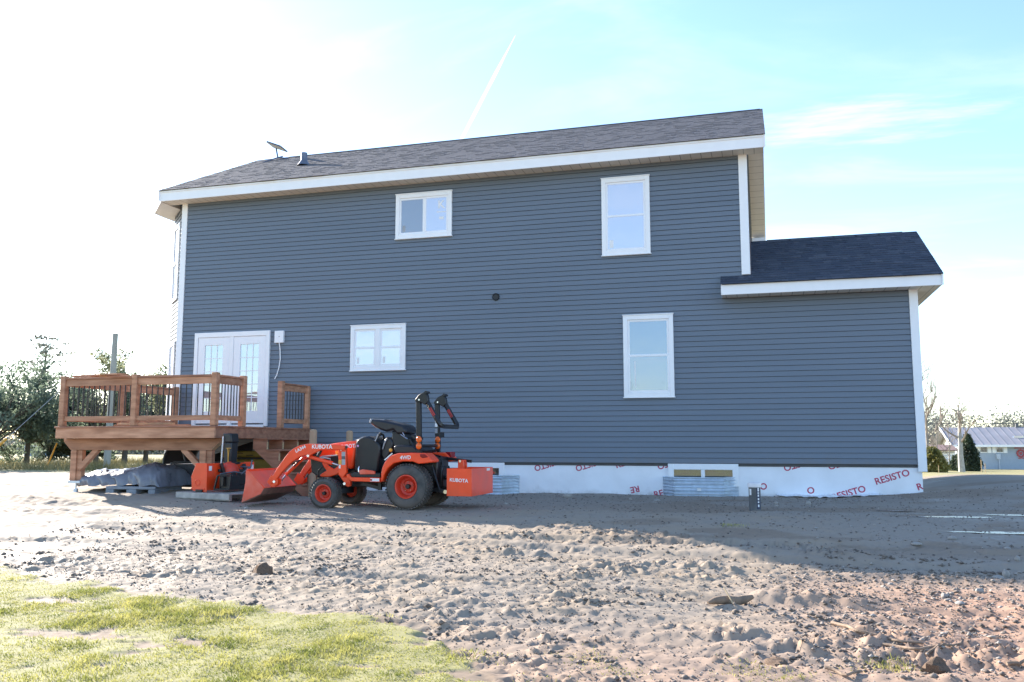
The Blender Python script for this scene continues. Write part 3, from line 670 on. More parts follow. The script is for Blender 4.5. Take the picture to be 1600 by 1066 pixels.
for nm, x0, x1, z0, z1, g1, g2 in (('tall_window', 9.80, 10.77, 4.13, 5.71, G_PALE, G_PALE), ('tall_window', 10.20, 11.18, 1.28, 2.89, G_SKY, G_SKY)):
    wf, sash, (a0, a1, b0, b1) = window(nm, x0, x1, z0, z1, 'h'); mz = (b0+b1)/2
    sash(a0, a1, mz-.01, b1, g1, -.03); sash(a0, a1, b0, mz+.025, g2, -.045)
    if z0 > 3: MB().box(a0+.07, a0+.15, -.0415, -.028, b0+.06, b0+.22).build('sticker', DECAL, wf)
    else:
        MB().box(a0+.13, a0+.15, -.0415, -.026, b0+.10, mz-.1).build('curtain_rod', DECAL, wf)
# basement windows
def bsmt(x0, x1, z0):
    f = MB().box(x0, x0+.11, -.018, .03, z0, -.004).box(x1-.11, x1, -.018, .03, z0, -.004).box(x0+.11, x1-.11, -.018, .03, z0, z0+.08).box(x0+.11, x1-.11, -.018, .03, -.115, -.004)
    xm = (x0+x1)/2; f.box(xm-.035, xm+.035, -.012, .03, z0+.08, -.115)
    fo = f.build('basement_window', WHITE, house, .005)
    for a_, b_ in ((x0+.11, xm-.035), (xm+.035, x1-.11)): MB().box(a_, b_, .006, .026, z0+.08, -.115).build('pane', G_BSMT, fo, smooth=False)
bsmt(11.02, 12.33, -.42); bsmt(6.46, 7.74, -.42)
# patio door
pd = MB().box(.36, .45, -.055, -.002, .76, 2.89).box(2.21, 2.30, -.055, -.002, .76, 2.89).box(.45, 2.21, -.055, -.002, 2.78, 2.89).box(.45, 2.21, -.055, -.002, .70, .80)
pdo = pd.build('patio_door', WHITE, house, .005)
MB().box(1.28, 1.38, -.05, -.004, .80, 2.78).build('mullion', WHITE, pdo, .004)
for x0, x1 in ((.46, 1.275), (1.385, 2.20)):
    u0, u1, v0, v1 = x0+.17, x1-.17, 1.10, 2.60
    lf = MB().box(x0, u0, -.04, -.006, .83, 2.775).box(u1, x1, -.04, -.006, .83, 2.775).box(u0, u1, -.04, -.006, .83, v0).box(u0, u1, -.04, -.006, v1, 2.775).build('door_leaf', VINYL, pdo, .004)
    MB().box(u0, u1, -.018, -.008, v0, v1).build('pane', G_DOOR, pdo, smooth=False)
    gl = MB()
    for k in (1, 2): gl.box(u0+(u1-u0)*k/3-.009, u0+(u1-u0)*k/3+.009, -.027, -.018, v0, v1)
    for k in range(1, 5): gl.box(u0, u1, -.026, -.0175, v0+(v1-v0)*k/5-.009, v0+(v1-v0)*k/5+.009)
    gl.build('muntin_grille', VINYL, pdo, smooth=False)
    MB().box(x0+.1, x1-.1, -.044, -.03, .80, .825).build('door_sweep', DRIP, pdo, smooth=False)
MB().tube([(1.45, -.04, 1.72), (1.45, -.085, 1.72), (1.56, -.085, 1.72)], .012, 8).build('handle', CHROME, pdo)
hv = MB().lathe([(.0, -.03), (.055, -.03), (.07, -.045), (.078, -.03), (.078, .0)], (7.56, 0, 3.40), 'y', 24); hv.build('exhaust_vent', PLASTIC, house)
ob = MB().box(2.43, 2.65, -.07, -.004, 2.60, 2.87); obx = ob.build('outlet_box', VINYL, house, .008)
MB().ball((2.55, -.072, 2.74), .012, .006, .012).build('screw', GREYL, obx)
cb = MB().tube([(2.55, -.06, 2.61), (2.565, -.04, 2.45), (2.575, -.035, 2.25), (2.55, -.035, 2.05), (2.5, -.04, 1.88), (2.46, -.05, 1.80)], .011, 8); cb.build('cable', VINYL, obx)
vz = roofz(1.62)
vp = MB().lathe([(.17, -.02), (.09, .10), (.08, .13), (.076, .31), (.0, .31)], (2.07, 1.62, vz), 'z', 20); vp.build('roof_vent_pipe', M('vent_grey', (.14, .16, .21), .5, metal=.3), house)

# satellite dish on the ridge
dz = roofz(3.3)
dish = thing('satellite_dish', (.28, 3.3, dz), 'flat satellite dish on a short mast at the left end of the ridge', 'satellite dish')
dm = M('dish_grey', (.09, .10, .16), .45, var=.05)
apex = np.array((.30, 3.3, dz+.06))
st = MB().bar((.05, 2.95, roofz(2.95)+.01), apex, .03, .03).bar((.62, 3.3, roofz(3.3)+.01), apex, .03, .03).bar((.30, 3.55, zr+.03), apex, .03, .03); st.build('stand', dm, dish)
MB().tube([apex, (.24, 3.3, dz+.32)], .022, 8).build('mast', dm, dish)
c0 = np.array((.25, 3.3, dz+.36)); e_ = unit((.50, 0, -.20)); bx_d = unit((0, .985, -.10)); n_d = unit(np.cross(e_, bx_d));
MB().prism([c0+e_*a_*.25+bx_d*b_*.20 for a_, b_ in ((-.9, -1), (.9, -1), (1, -.9), (1, .9), (.9, 1), (-.9, 1), (-1, .9), (-1, -.9))], n_d*.035).build('panel', dm, dish, .008)

# ------------------------------------------------------------------ deck
deck = thing('deck', (1.6, -1.8, -.55), 'raised reddish timber deck with black balusters outside the patio door', 'deck')
DX0, DX1, DY0 = -.10, 3.38, -3.50; DZ = .70
fl = MB(); y = DY0-.02
while y < -.06:
    fl.box(DX0-.02, DX1+.02, y, min(y+.134, -.05), DZ-.03, DZ); y += .14
fl.build('decking', CEDARD, deck, .004)
MB().box(DX0, DX1, DY0, DY0+.04, DZ-.225, DZ-.032).build('rim_board', CEDAR, deck, .004)
MB().box(DX1-.04, DX1, DY0+.042, -.03, DZ-.225, DZ-.032).build('rim_board', CEDARD, deck, .004)
MB().box(DX0, DX0+.04, DY0+.042, -.03, DZ-.225, DZ-.032).build('rim_board', CEDARD, deck, .004)
j = MB(); x = DX0+.4
while x < DX1-.1: j.box(x, x+.038, DY0+.045, -.03, DZ-.225, DZ-.034); x += .4
j.build('joists', CEDARD, deck, smooth=False)
by = -3.24
bm_ = MB().prism([(-.14, by, .47), (3.36, by, .47), (3.36, by, .45), (3.13, by, .255), (.03, by, .255), (-.14, by, .42)], (0, .14, 0)); bm_.build('beam', CEDAR, deck, .004)
MB().prism([(3.363, by+.002, .47), (3.363, by+.002, .452), (3.14, by+.002, .258), (3.134, by+.002, .258), (3.352, by+.002, .47)], (0, .136, 0)).build('beam_end', PINE, deck, smooth=False)
for x0 in (.04, 2.90):
    MB().box(x0, x0+.13, by, by+.14, -.36, .253).build('leg', CEDAR, deck, .006)
    MB().box(x0+.128, x0+.24, by+.03, by+.13, -.36, .253).build('leg', CEDAR, deck, .006)
    ft = MB().box(x0-.015, x0+.255, by-.012, by+.15, -.37, -.325).tube([(x0+.10, by+.07, -.37), (x0+.10, by+.07, -.50)], .014, 8).tube([(x0+.10, by+.07, -.47), (x0+.10, by+.07, -.75)], .045, 12)
    ft.build('post_base', GALV, deck, .003)
MB().bar((.22, by+.06, -.10), (.62, by+.06, .28), .09, .10).build('brace', CEDAR, deck, .004)
MB().bar((2.95, by+.06, -.10), (2.52, by+.06, .28), .09, .10).build('brace', CEDAR, deck, .004)
RZ = 1.60
def dpost(x, y, top=1.66): MB().box(x-.056, x+.056, y-.056, y+.056, DZ+.002, top).build('railing_post', CEDAR, deck, .012)
fy = DY0+.075; lx = DX0+.075; rx = DX1-.07
for x in (lx, 1.60, rx): dpost(x, fy)
dpost(rx, -2.55); dpost(rx, -1.18); dpost(rx, -.12, 1.62); dpost(lx, -1.85); dpost(lx, -.13)
BL = []
def rail(p, q, nb):
    p = np.array(p, float); q = np.array(q, float); d = unit(q-p); a = p+d*.058; b = q-d*.058
    MB().bar((*a, RZ-.075), (*b, RZ-.075), .04, .125).build('top_rail', CEDAR, deck, .004)
    MB().bar((*a, RZ+.008), (*b, RZ+.008), .085, .036).build('cap_rail', CEDARD, deck, .004)
    MB().bar((*a, .845), (*b, .845), .042, .09).build('bottom_rail', CEDAR, deck, .004)
    for k in range(nb):
        c = a+(b-a)*(k+.5)/nb
        MB().tube([(*c, .86), (*c, RZ-.10)], .0105, 8, False).build('baluster', BLACK, deck)
rail((lx, fy), (1.60, fy), 13); rail((1.60, fy), (rx, fy), 13); rail((rx, fy), (rx, -2.55), 8); rail((rx, -1.18), (rx, -.12), 8)
rail((lx, fy), (lx, -1.85), 12); rail((lx, -1.85), (lx, -.13), 12)
# stairs going down towards +X, stringers between open risers
SY = (-2.26, -1.70, -1.13, -.58); n_st = 5; rise = (DZ+.6)/6; run = .262
for i, yv in enumerate(SY):
    pts = [(3.385, yv, DZ-.23), (3.385, yv, DZ-.23)]
    top = []
    for k in range(n_st):
        X = 3.42+run*k; Zt = DZ-.035-rise*(k+1)+.0
        top += [(X, yv, Zt+rise-.04 if k else DZ-.24), (X, yv, Zt), ]
    pts = [(3.385, yv, DZ-.24)]
    for k in range(n_st):
        X = 3.42+run*k; zt = DZ-.03-rise*(k+1)
        pts += [(X, yv, min(zt+rise-.0, DZ-.24)), (X, yv, zt)]
    pts += [(3.42+run*n_st, yv, DZ-.03-rise*n_st), (3.42+run*n_st, yv, -.62), (3.42+run*n_st-.24, yv, -.62), (3.385, yv, DZ-.42)]
    MB().prism(pts, (0, .04, 0)).build('stringer', CEDARD, deck, smooth=False)
    ce = MB()
    for k in range(n_st):
        X = 3.42+run*k; zt = DZ-.03-rise*(k+1); ce.box(X, X+.008, yv-.002, yv+.042, zt+.005, min(zt+rise-.045, DZ-.24))
    ce.build('cut_end', PINE, deck, smooth=False)
for k in range(n_st):
    X = 3.42+run*k; zt = DZ-.03-rise*(k+1)
    MB().box(X-.0, X+run+.03, SY[0]-.03, SY[-1]+.07, zt, zt+.034).build('tread', CEDARD, deck, .004)
for yv in (-2.36, -.87):
    zb = -.7; o = MB().lathe([(.0, zb), (.068, zb), (.068, .60), (.062, .625), (.045, .64), (.0, .645)], (4.72, yv, 0), 'z', 20).build('newel_post', NEWEL, None)
    moved(o, (4.72, yv, -.6)); tag(o, 'round-topped wooden post at the stair foot behind the loader arm' if yv < -2 else 'round-topped wooden post behind the tractor hood', 'post', 'round posts at the foot of the deck stairs')
# loose boards on the deck and across its railings
def board(p, q, wd, th, label, mat=CEDAR, up=(0, 0, 1)):
    o = MB().bar(p, q, wd, th, up).build('board', mat, None, .003); moved(o, (np.array(p)+np.array(q))/2); tag(o, label, 'board', 'loose deck boards')
board((.05, -3.30, 1.665), (1.75, -2.55, 1.69), .14, .03, 'loose board lying slantwise over the deck railing corner, nearest the front')
board((.02, -2.95, 1.70), (1.45, -3.62, 1.655), .20, .03, 'wide loose board laid on the top rail next to the middle post')
board((.0, -2.5, 1.66), (.95, -3.52, 1.68), .14, .03, 'loose board resting across the left railing corner', PINE)
board((.75, -2.9, .722), (2.3, -2.75, .722), .14, .036, 'reddish board lying flat on the deck floor, lower of two')
board((.6, -2.6, .76), (1.9, -2.72, .76), .14, .036, 'pale board lying on another board on the deck floor', PINE)
# yellow wrapped bundles under the stairs
def bundle(x0, x1, y0, y1, z0, z1, label):
    o = MB().box(x0, x1, y0, y1, z0, z1).build('wrapped_bundle', OLIVE, None, .03); moved(o, ((x0+x1)/2, (y0+y1)/2, z0)); tag(o, label, 'bundle', 'yellow bundles under the deck stairs')
    b = MB()
    for k in range(3): b.box(x0+(x1-x0)*(k+.6)/4, x0+(x1-x0)*(k+.6)/4+.16, y0-.003, y0+.01, (z0+z1)/2-.03+.04*(k % 2), (z0+z1)/2-.015+.04*(k % 2))
    ORG[o.name] = np.array(o.location); b.build('printed_mark', PLASTIC, o)
bundle(2.25, 3.75, -1.35, -.45, -.58, .06, 'large yellow-wrapped bundle on the ground under the stairs')
bundle(2.0, 2.95, -1.30, -.5, .10, .23, 'thin yellow-wrapped bundle stacked on the larger one')
o = MB().box(2.1, 3.0, -1.31, -.5, .062, .098).build('black_strip_board', PLASTIC, None); moved(o, (2.55, -.9, .062)); tag(o, 'black slab between the two yellow bundles', 'slab')

# ------------------------------------------------------------------ pallets
def pallet(loc, rot, L_, W_, mat, label, plastic=False):
    t_ = thing('pallet', (0, 0, 0), label, 'pallet', None)
    if plastic:
        f = MB()
        for x0, x1 in ((0, .16), (.42, .62), (.86, 1.)): f.box(x0*L_, x1*L_, 0, W_, 0, .085)
        f.box(0, L_, 0, W_, .085, .14); f.build('pallet_deck', mat, t_, .01)
    else:
        for k in range(7): MB().box(0, L_, k*(W_-.11)/6 if False else 0, .0, 0, 0) if False else None
        for k in range(3): MB().box(0, L_, k*(W_-.04)/2, k*(W_-.04)/2+.04, .0, .095).build('stringer', mat, t_, .004)
        nb = 9
        for k in range(nb): x = (L_-.10)*k/(nb-1); MB().box(x, x+.10, -.01, W_+.01, .0955, .116).build('slat', mat, t_, .003)
        MB().box(0, L_, -.02, -.0105, .02, .115).build('edge_board', mat, t_, .003)
    t_.location = loc; t_.rotation_euler = (0, 0, rot); return t_
pallet((3.08, -4.08, gzf(3.6, -4.0)+.005), R(-16), 1.36, 1.15, ASHW, 'weathered wooden pallet under the orange snow blower')
pallet((.98, -3.35, gzf(1.3, -3.3)), R(5), 1.02, .9, GPLAST, 'grey pallet under the tarp-covered heap', True)

# ------------------------------------------------------------------ tarp-covered heap
nu, nv_ = 150, 70
U, Vv = np.meshgrid(np.linspace(0, 1, nu), np.linspace(0, 1, nv_), indexing='ij')
xc = .08+1.98*U
prof = np.interp(U, [0, .03, .10, .2, .35, .5, .62, .74, .86, .95, 1.0], [.03, .16, .30, .35, .37, .38, .42, .47, .46, .38, .05])
th = (Vv-.5)*math.pi*.98
ry_ = .52-.1*(U < .05)
yc = -2.72+ry_*np.sin(th)*1.0
zc = -.55+.10+prof*np.cos(th)**.55*1.0
diag = U*9+Vv*3.2
fold = np.clip(np.abs(fbm(diag*.55+Vv*1.6, U*.8-Vv*.5, 3, 3, .45)-.5)*4.2, 0, 1)**.8*.6
fold2 = fbm(U*16+Vv*5, Vv*7-U*5, 8, 3)
amp = .13*np.sin(np.pi*np.clip(U, .02, .98))**.4
yc = yc-amp*(fold-.25)*np.where(th < 0, 1.2, -.4)+.05*(fold2-.5)
zc = zc-amp*.8*(fold-.2)+.05*(fold2-.5)
zc = np.maximum(zc, gz(xc, yc)+.01)
xc = xc+.04*(fold2-.5)
ii = np.arange(nu*nv_).reshape(nu, nv_); qf = np.stack([ii[:-1, :-1], ii[1:, :-1], ii[1:, 1:], ii[:-1, 1:]], -1).reshape(-1, 4)
P_ = np.stack([xc, yc, zc], -1).reshape(-1, 3)-np.array((1.05, -2.72, -.55))
me = npmesh('tarp_covered_heap', P_, qf, TARP); me.polygons.foreach_set('use_smooth', np.ones(len(qf), bool))
o = bpy.data.objects.new('tarp_covered_heap', me); col.objects.link(o); o.location = (1.05, -2.72, -.55); tag(o, 'heap covered with a crumpled grey tarp under the deck', 'covered heap')

# ------------------------------------------------------------------ wicker seat with curved hood
wk = thing('wicker_daybed', (2.0, -1.9, -.57), 'dark wicker garden seat with a curved hood standing under the deck', 'garden seat')
MB().box(1.55, 2.75, -2.20, -2.16, -.47, -.02).build('wicker_panel', WICK, wk, .01)
fr = MB().tube([(1.53, -2.21, -.58), (1.53, -2.21, .0), (1.60, -2.21, .015), (2.72, -2.21, .015), (2.77, -2.21, 0), (2.77, -2.21, -.58)], .022, 8); fr.build('frame', M('frame_grey', (.10, .115, .13), .45, metal=.4), wk)
MB().box(1.55, 2.75, -2.15, -1.35, -.30, -.16).build('seat', WICK, wk, .02)
hp = [(1.28+.9*(1-math.cos(a_))*.75, -2.15+0*a_, .02+.48*math.sin(a_)) for a_ in np.linspace(-.1, 1.5, 9)]
hd = MB()
vs = [(x, y, z) for x, y, z in hp]+[(x+.04, y+.95, z) for x, y, z in hp]
hd.add(vs, [(i, i+1, i+10, i+9) for i in range(8)]); hd.add([(hp[0][0], -1.2, -.5), (hp[0][0]+.05, -1.2, .02), (2.7, -1.2, .42), (2.7, -1.2, -.5)], [(0, 1, 2, 3)])
h_o = hd.build('hood', CANVAS, wk); h_o.modifiers.new('thick', 'SOLIDIFY').thickness = .02
for k in (0, 1): MB().tube([(x+.02+.04*k, y-.015+.95*k, z) for x, y, z in hp], .018, 8).build('hoop', MATS['frame_grey'], wk)
MB().tube([(1.82, -2.17, .02), (1.70, -2.17, .35), (1.66, -2.17, .44)], .016, 8).build('hoop', MATS['frame_grey'], wk)

# ------------------------------------------------------------------ window wells
def well(xa, xb, dep, z1, label):
    t_ = thing('window_well', ((xa+xb)/2, -.3, -.62), label, 'window well', 'corrugated window wells at the foundation')
    path = [(xa-.10, .02), (xa-.02, -.02), (xa+.15, -dep), (xb-.15, -dep), (xb+.02, -.02), (xb+.10, .02)]
    nz_ = 60; z0 = -.95; vs = []; fs = []
    for i in range(nz_+1):
        z = z0+(z1-z0)*i/nz_; off = .016*math.sin((z-z1)*2*math.pi/.062)
        for k, (x, y) in enumerate(path):
            cx = (xa+xb)/2; s_ = 1 if k in (0, 5) else 1
            nxn, nyn = {0: (0, -1), 1: (-.6, -.8), 2: (-.6, -.8), 3: (.6, -.8), 4: (.6, -.8), 5: (0, -1)}[k]
            vs.append((x+nxn*off, y+nyn*off, z))
    for i in range(nz_):
        for k in range(5): fs.append((i*6+k, i*6+k+1, (i+1)*6+k+1, (i+1)*6+k))
    b = MB().add(vs, fs); o = b.build('corrugated_wall', GALV, t_); o.modifiers.new('gauge', 'SOLIDIFY').thickness = .004
    rim = MB().tube([(x, y, z1) for x, y in path], .012, 8); rim.build('rolled_rim', GALV, t_)
    MB().box((xa+xb)/2-.03, (xa+xb)/2+.04, -dep-.022, -dep-.014, z1-.24, z1-.19).build('label', DECAL, t_)
well(11.02, 12.22, .36, -.255, 'corrugated steel window well beside the grey standpipe')
well(6.55, 7.95, .40, -.255, 'corrugated steel window well partly behind the orange ballast box')

# ------------------------------------------------------------------ standpipe
px_, py_ = 12.66, -3.65; pg = gzf(px_, py_)
pipe = thing('standpipe', (px_, py_, pg), 'dark upright drain pipe with a white cap near the foundation', 'pipe')
MB().lathe([(.085, pg-.2), (.085, pg+.34), (.0, pg+.34)], (px_, py_, 0), 'z', 24).build('pipe_body', PIPEM, pipe)
MB().lathe([(.0, pg+.405), (.07, pg+.402), (.094, pg+.392), (.098, pg+.385), (.098, pg+.335), (.09, pg+.33)], (px_, py_, 0), 'z', 24).build('cap', M('pale_cap', (.72, .70, .70), .5), pipe)
def on_pipe(a0, a1, z0, z1, r, mat, nm):
    n = 6; vs = []
    for k in range(n+1):
        a_ = a0+(a1-a0)*k/n; x, y = px_+r*math.sin(a_), py_-r*math.cos(a_); vs += [(x, y, z0), (x, y, z1)]
    MB().add(vs, [(2*k, 2*k+2, 2*k+3, 2*k+1) for k in range(n)]).build(nm, mat, pipe)
on_pipe(.32, 1.15, pg+.02, pg+.34, .0862, M('navy_band', (.02, .03, .07), .5), 'label_band')
on_pipe(-.95, -.55, pg+.22, pg+.31, .0862, DECAL, 'label')
for k, zz in enumerate((.05, .11, .15, .20, .24, .275, .305)): on_pipe(.52, .80, pg+zz, pg+zz+(.035, .022, .028, .03, .022, .03, .022)[k], .0868, DECAL, 'printed_mark')

# ------------------------------------------------------------------ tractor (faces -X, its left side towards the camera)
tr_ = thing('tractor', (7.64, -4.25, -.6), 'orange compact tractor with a front loader parked beside the house', 'tractor')
YN, YC = -4.70, -4.25
def wheel(cx, cz, y0, R_, W_, rr, front, label=None):
    s = 1 if y0 < YC else -1          # outer face towards s*-Y
    def off(o): return y0+s*o
    prof = [(rr+.01, .035), (rr+.03, .012), (R_*.80, .0), (R_*.93, .022), (R_, .055), (R_, W_-.055), (R_*.93, W_-.022), (R_*.8, W_), (rr+.03, W_-.012), (rr+.01, W_-.035), (rr-.01, W_*.5), (rr+.01, .035)]
    wt_ = MB().lathe([(r, off(o)) for r, o in prof], (cx, 0, cz), 'y', 56)
    t_ = wt_.build('wheel', RUBBER, tr_)
    lug = MB(); n = 44 if not front else 34
    for row, o in enumerate(np.linspace(.05, W_-.05, 5)):
        for k in range(n):
            a_ = 2*math.pi*(k+.5*(row % 2))/n; h_ = math.pi/n*.62; r0, r1 = R_-.006, R_+.013
            y_a, y_b = off(o-.022), off(o+.022)
            vs = []
            for r in (r0, r1):
                for ang in (a_-h_, a_+h_):
                    for yy in (y_a, y_b): vs.append((cx+r*math.cos(ang), yy, cz+r*math.sin(ang)))
            lug.add(vs, [(4, 5, 7, 6), (0, 1, 5, 4), (2, 6, 7, 3), (0, 4, 6, 2), (1, 3, 7, 5)])
    lug.build('tread', RUBBER, t_, smooth=False)
    rimp = [(rr+.012, .030), (rr+.014, .018), (rr, .016), (rr*.93, .03), (rr*.86, .07), (rr*.83, W_*.46), (rr*.62, W_*.50), (rr*.50, W_*.42), (rr*.30, W_*.40), (.0, W_*.40)]
    MB().lathe([(r, off(o)) for r, o in rimp], (cx, 0, cz), 'y', 40).build('rim', RIM, t_)
    hb = MB().lathe([(.0, off(W_*.40-.05)), (rr*.20, off(W_*.40-.05)), (rr*.24, off(W_*.40-.03)), (rr*.24, off(W_*.40))], (cx, 0, cz), 'y', 20); hb.build('hub', BLACK, t_)
    bo_ = MB()
    for k in range(5):
        a_ = 2*math.pi*k/5+.3; bo_.ball((cx+rr*.42*math.cos(a_), off(W_*.40-.012), cz+rr*.42*math.sin(a_)), rr*.055, .016, rr*.055, 8, 5)
    bo_.build('wheel_bolts', CHROME, t_)
RWX, RWZ = 7.64, -.268
wheel(RWX, RWZ, -4.84, .330, .31, .165, False); wheel(RWX, RWZ, -3.66, .330, .31, .165, False)
wheel(6.245, -.390, -4.80, .232, .21, .125, True); wheel(6.245, -.390, -3.70, .232, .21, .125, True)
# chassis, axles, gearbox
ch = MB().box(6.15, 7.9, -4.42, -4.08, -.30, -.02).box(7.35, 7.95, -4.52, -3.98, -.36, .06).box(6.15, 6.34, -4.60, -3.90, -.42, -.32).box(7.56, 7.72, -4.55, -3.95, -.34, -.20)
ch.build('chassis', BLACK, tr_, .01)
fa = MB().prism([at(x, y, -4.62) for x, y in ((493, 757), (496, 748.5), (512, 747), (526, 750), (534, 757), (533, 761), (512, 760))], (0, .74, 0)); fa.build('front_axle_guard', PLASTIC, tr_, .008)
MB().box(*sorted((at(504.5, 751, -4.63)[0], at(510.5, 751, -4.63)[0])), -4.628, -4.60, at(505, 752.6, -4.63)[2], at(505, 748.8, -4.63)[2]).build('label', DECAL, tr_)
# hood
hood = MB(); side = [(559.6, 688.3), (540, 690.2), (522, 692.6), (500, 697), (489, 700.5), (484, 706), (483, 716), (505, 718), (528, 712), (540, 716), (543, 734), (550.5, 731.5), (555, 705)]
nearp = [at(x, y, -4.50) for x, y in side]; hood.prism(nearp, (0, .50, 0)); ho = hood.build('hood', ORANGE, tr_, .035)
sk = ext([(502, 721), (505, 729), (510, 735.5), (500.8, 741), (499.5, 744), (503, 745.4), (515, 745.2), (526, 742), (531, 738), (531, 727), (521, 733), (513, 728), (509, 720)], -4.52, .54); sk.build('side_skirt', ORANGE, tr_, .012)
gb = MB().prism([at(x, y, -4.49) for x, y in ((484, 713), (540, 708), (545, 735), (528, 746), (498, 746), (486, 738))], (0, .48, 0)); gb.build('radiator_grille', PLASTIC, tr_, .02)
text('KUBOTA', .082, DECAL, 'lettering', tr_, wallmw(at(545, 697.5, -4.505), 4), .001)
# dash and floor
da = ext([(557, 688), (562, 684.5), (568, 682.3), (576, 681.6), (584, 685.5), (593, 694), (594, 702), (590, 738.5), (554, 738.5), (553, 733), (555, 694)], -4.52, .54); da.build('dashboard', PLASTIC, tr_, .03)
MB().bar(at(556, 688.5, -4.54), at(568, 682.8, -4.54), .02, .012).build('dash_edge_trim', GREYL, tr_, .003)
MB().ball(at(559.2, 697, -4.525), .018, .006, .018).build('badge', M('pink_badge', (.6, .35, .55), .5), tr_)
fp = ext([(541.3, 740.7), (544, 741), (549.5, 746), (594, 746.6), (594, 753.6), (548, 752), (541.5, 746)], -4.78, 1.06); fp.build('footplate', ORANGE, tr_, .008)
mt_ = ext([(547, 741.5), (553, 738), (594, 740), (594, 746.2), (550, 745.6)], -4.76, 1.02); mt_.build('floor_mat', PLASTIC, tr_, .006)
pl = ext([(560, 735.5), (566, 733.5), (584, 736), (586, 741), (562, 741.5)], -4.775, .05); pl.build('pedal_guard', ORANGE2, tr_, .008)
lb = MB().box(at(578.5, 748, -4.785)[0], at(592.5, 748, -4.785)[0], -4.785, -4.77, at(585, 752.3, -4.785)[2], at(585, 747.6, -4.785)[2]); lo_ = lb.build('label', DECAL, tr_)
MB().box(at(578.5, 748, -4.787)[0], at(581.5, 748, -4.787)[0], -4.787, -4.78, at(585, 751.5, -4.785)[2], at(585, 748.6, -4.785)[2]).build('warning_mark', REDD, lo_)
MB().tube([at(561, 738, -4.70), at(560.5, 733, -4.70), at(561.5, 729, -4.68)], .012, 8).build('pedal_lever', CHROME, tr_)
MB().bar(at(566, 755.5, -4.6), at(596, 763.5, -4.6), .05, .05).build('drag_link', BLACK, tr_)
MB().bar(at(594, 753, -4.62), at(594, 766, -4.62), .05, .05).build('bracket', BLACK, tr_)
# steering wheel
swc = at(590, 694, YC); e1 = unit((.42, 0, .9)); e2 = np.array((0, 1., 0))
ring = [swc+(e1*math.cos(t)+e2*math.sin(t))*.17 for t in np.linspace(0, 2*math.pi, 33)]
sw = MB().tube(ring, .016, 8, False); swo = sw.build('steering_wheel', PLASTIC, tr_)
MB().tube([swc, swc+np.array((-.20, 0, -.10))], .022, 8).bar(swc-e2*.165, swc+e2*.165, .03, .012).bar(swc, swc-e1*.165, .03, .012).build('steering_column', PLASTIC, swo)
# seat folded forward over its base
stp = ext([(576.5, 661), (579, 654.6), (590, 655.6), (601.5, 657.2), (618, 661), (630, 664.2), (633, 669), (636.5, 677), (619.5, 679), (614, 672), (603, 675), (594, 672), (585, 667.5)], -4.48, .46); sto = stp.build('seat', SEATM, tr_, .035)
ext([(576, 660), (578.6, 654.2), (581, 654.8), (579, 661.5)], -4.49, .48).build('seat_edge_trim', GREYL, sto, .008)
ext([(597, 657.4), (603, 655.5), (608, 657.3), (603, 658.6)], -4.35, .16).build('seat_handle', PLASTIC, sto, .006)
ext([(612, 673), (633, 676.5), (640, 688), (642, 699), (615, 699), (612, 688)], -4.44, .38).build('seat_pedestal', PLASTIC, tr_, .02)
ext([(615, 697.5), (620, 695.5), (645, 697), (653, 704), (653, 708.5), (616, 708.5)], -4.62, .74).build('seat_base', SEATM, tr_, .02)
bk = MB()
cpts = [(604.5, 683), (599, 689), (595.3, 698), (594.7, 709), (597.5, 717), (601.5, 718), (607, 712), (612, 703), (614, 693), (611, 685)]
bk.prism([at(x, y, -4.45) for x, y in cpts], (0, .40, 0)); bk.build('seat_backrest', SEATM, tr_, .03)
MB().tube([at(604.5, 685.5, -4.47), at(600.5, 693, -4.47), at(598, 702, -4.47)], .011, 8).build('backrest_highlight', GREYL, tr_)  # pale tube stands in for the highlight on the black pad
MB().tube([at(585, 690, -4.5), at(590, 682, -4.5), at(596, 676, -4.48)], .018, 8).ball(at(585.5, 689, -4.5), .03, .03, .03).build('control_lever', PLASTIC, tr_)
MB().tube([at(586, 689.5, -4.52), at(591, 679.5, -4.52)], .010, 8).build('lever_sleeve', GREYL, tr_)
MB().tube([at(626, 679, -4.50), at(634, 684.5, -4.50), at(637, 686, -4.50)], .008, 6).tube([at(632, 681, -4.5), at(629, 676, -4.5)], .006, 6).build('seat_latch', CHROME, tr_)
ext([(641, 681), (645, 678.5), (650, 683), (650.5, 687.5), (646, 687)], -4.44, .30).build('armrest', SEATM, tr_, .012)
MB().tube([at(640, 686, -4.45), at(646, 697, -4.45)], .018, 8).build('armrest_post', PLASTIC, tr_)
MB().ball(at(610.5, 703.5, -4.66), .028, .028, .028).build('range_knob', YELLOW, tr_)
MB().tube([at(610.5, 704, -4.66), at(612, 711, -4.62)], .009, 6).build('range_lever', BLACK, tr_)
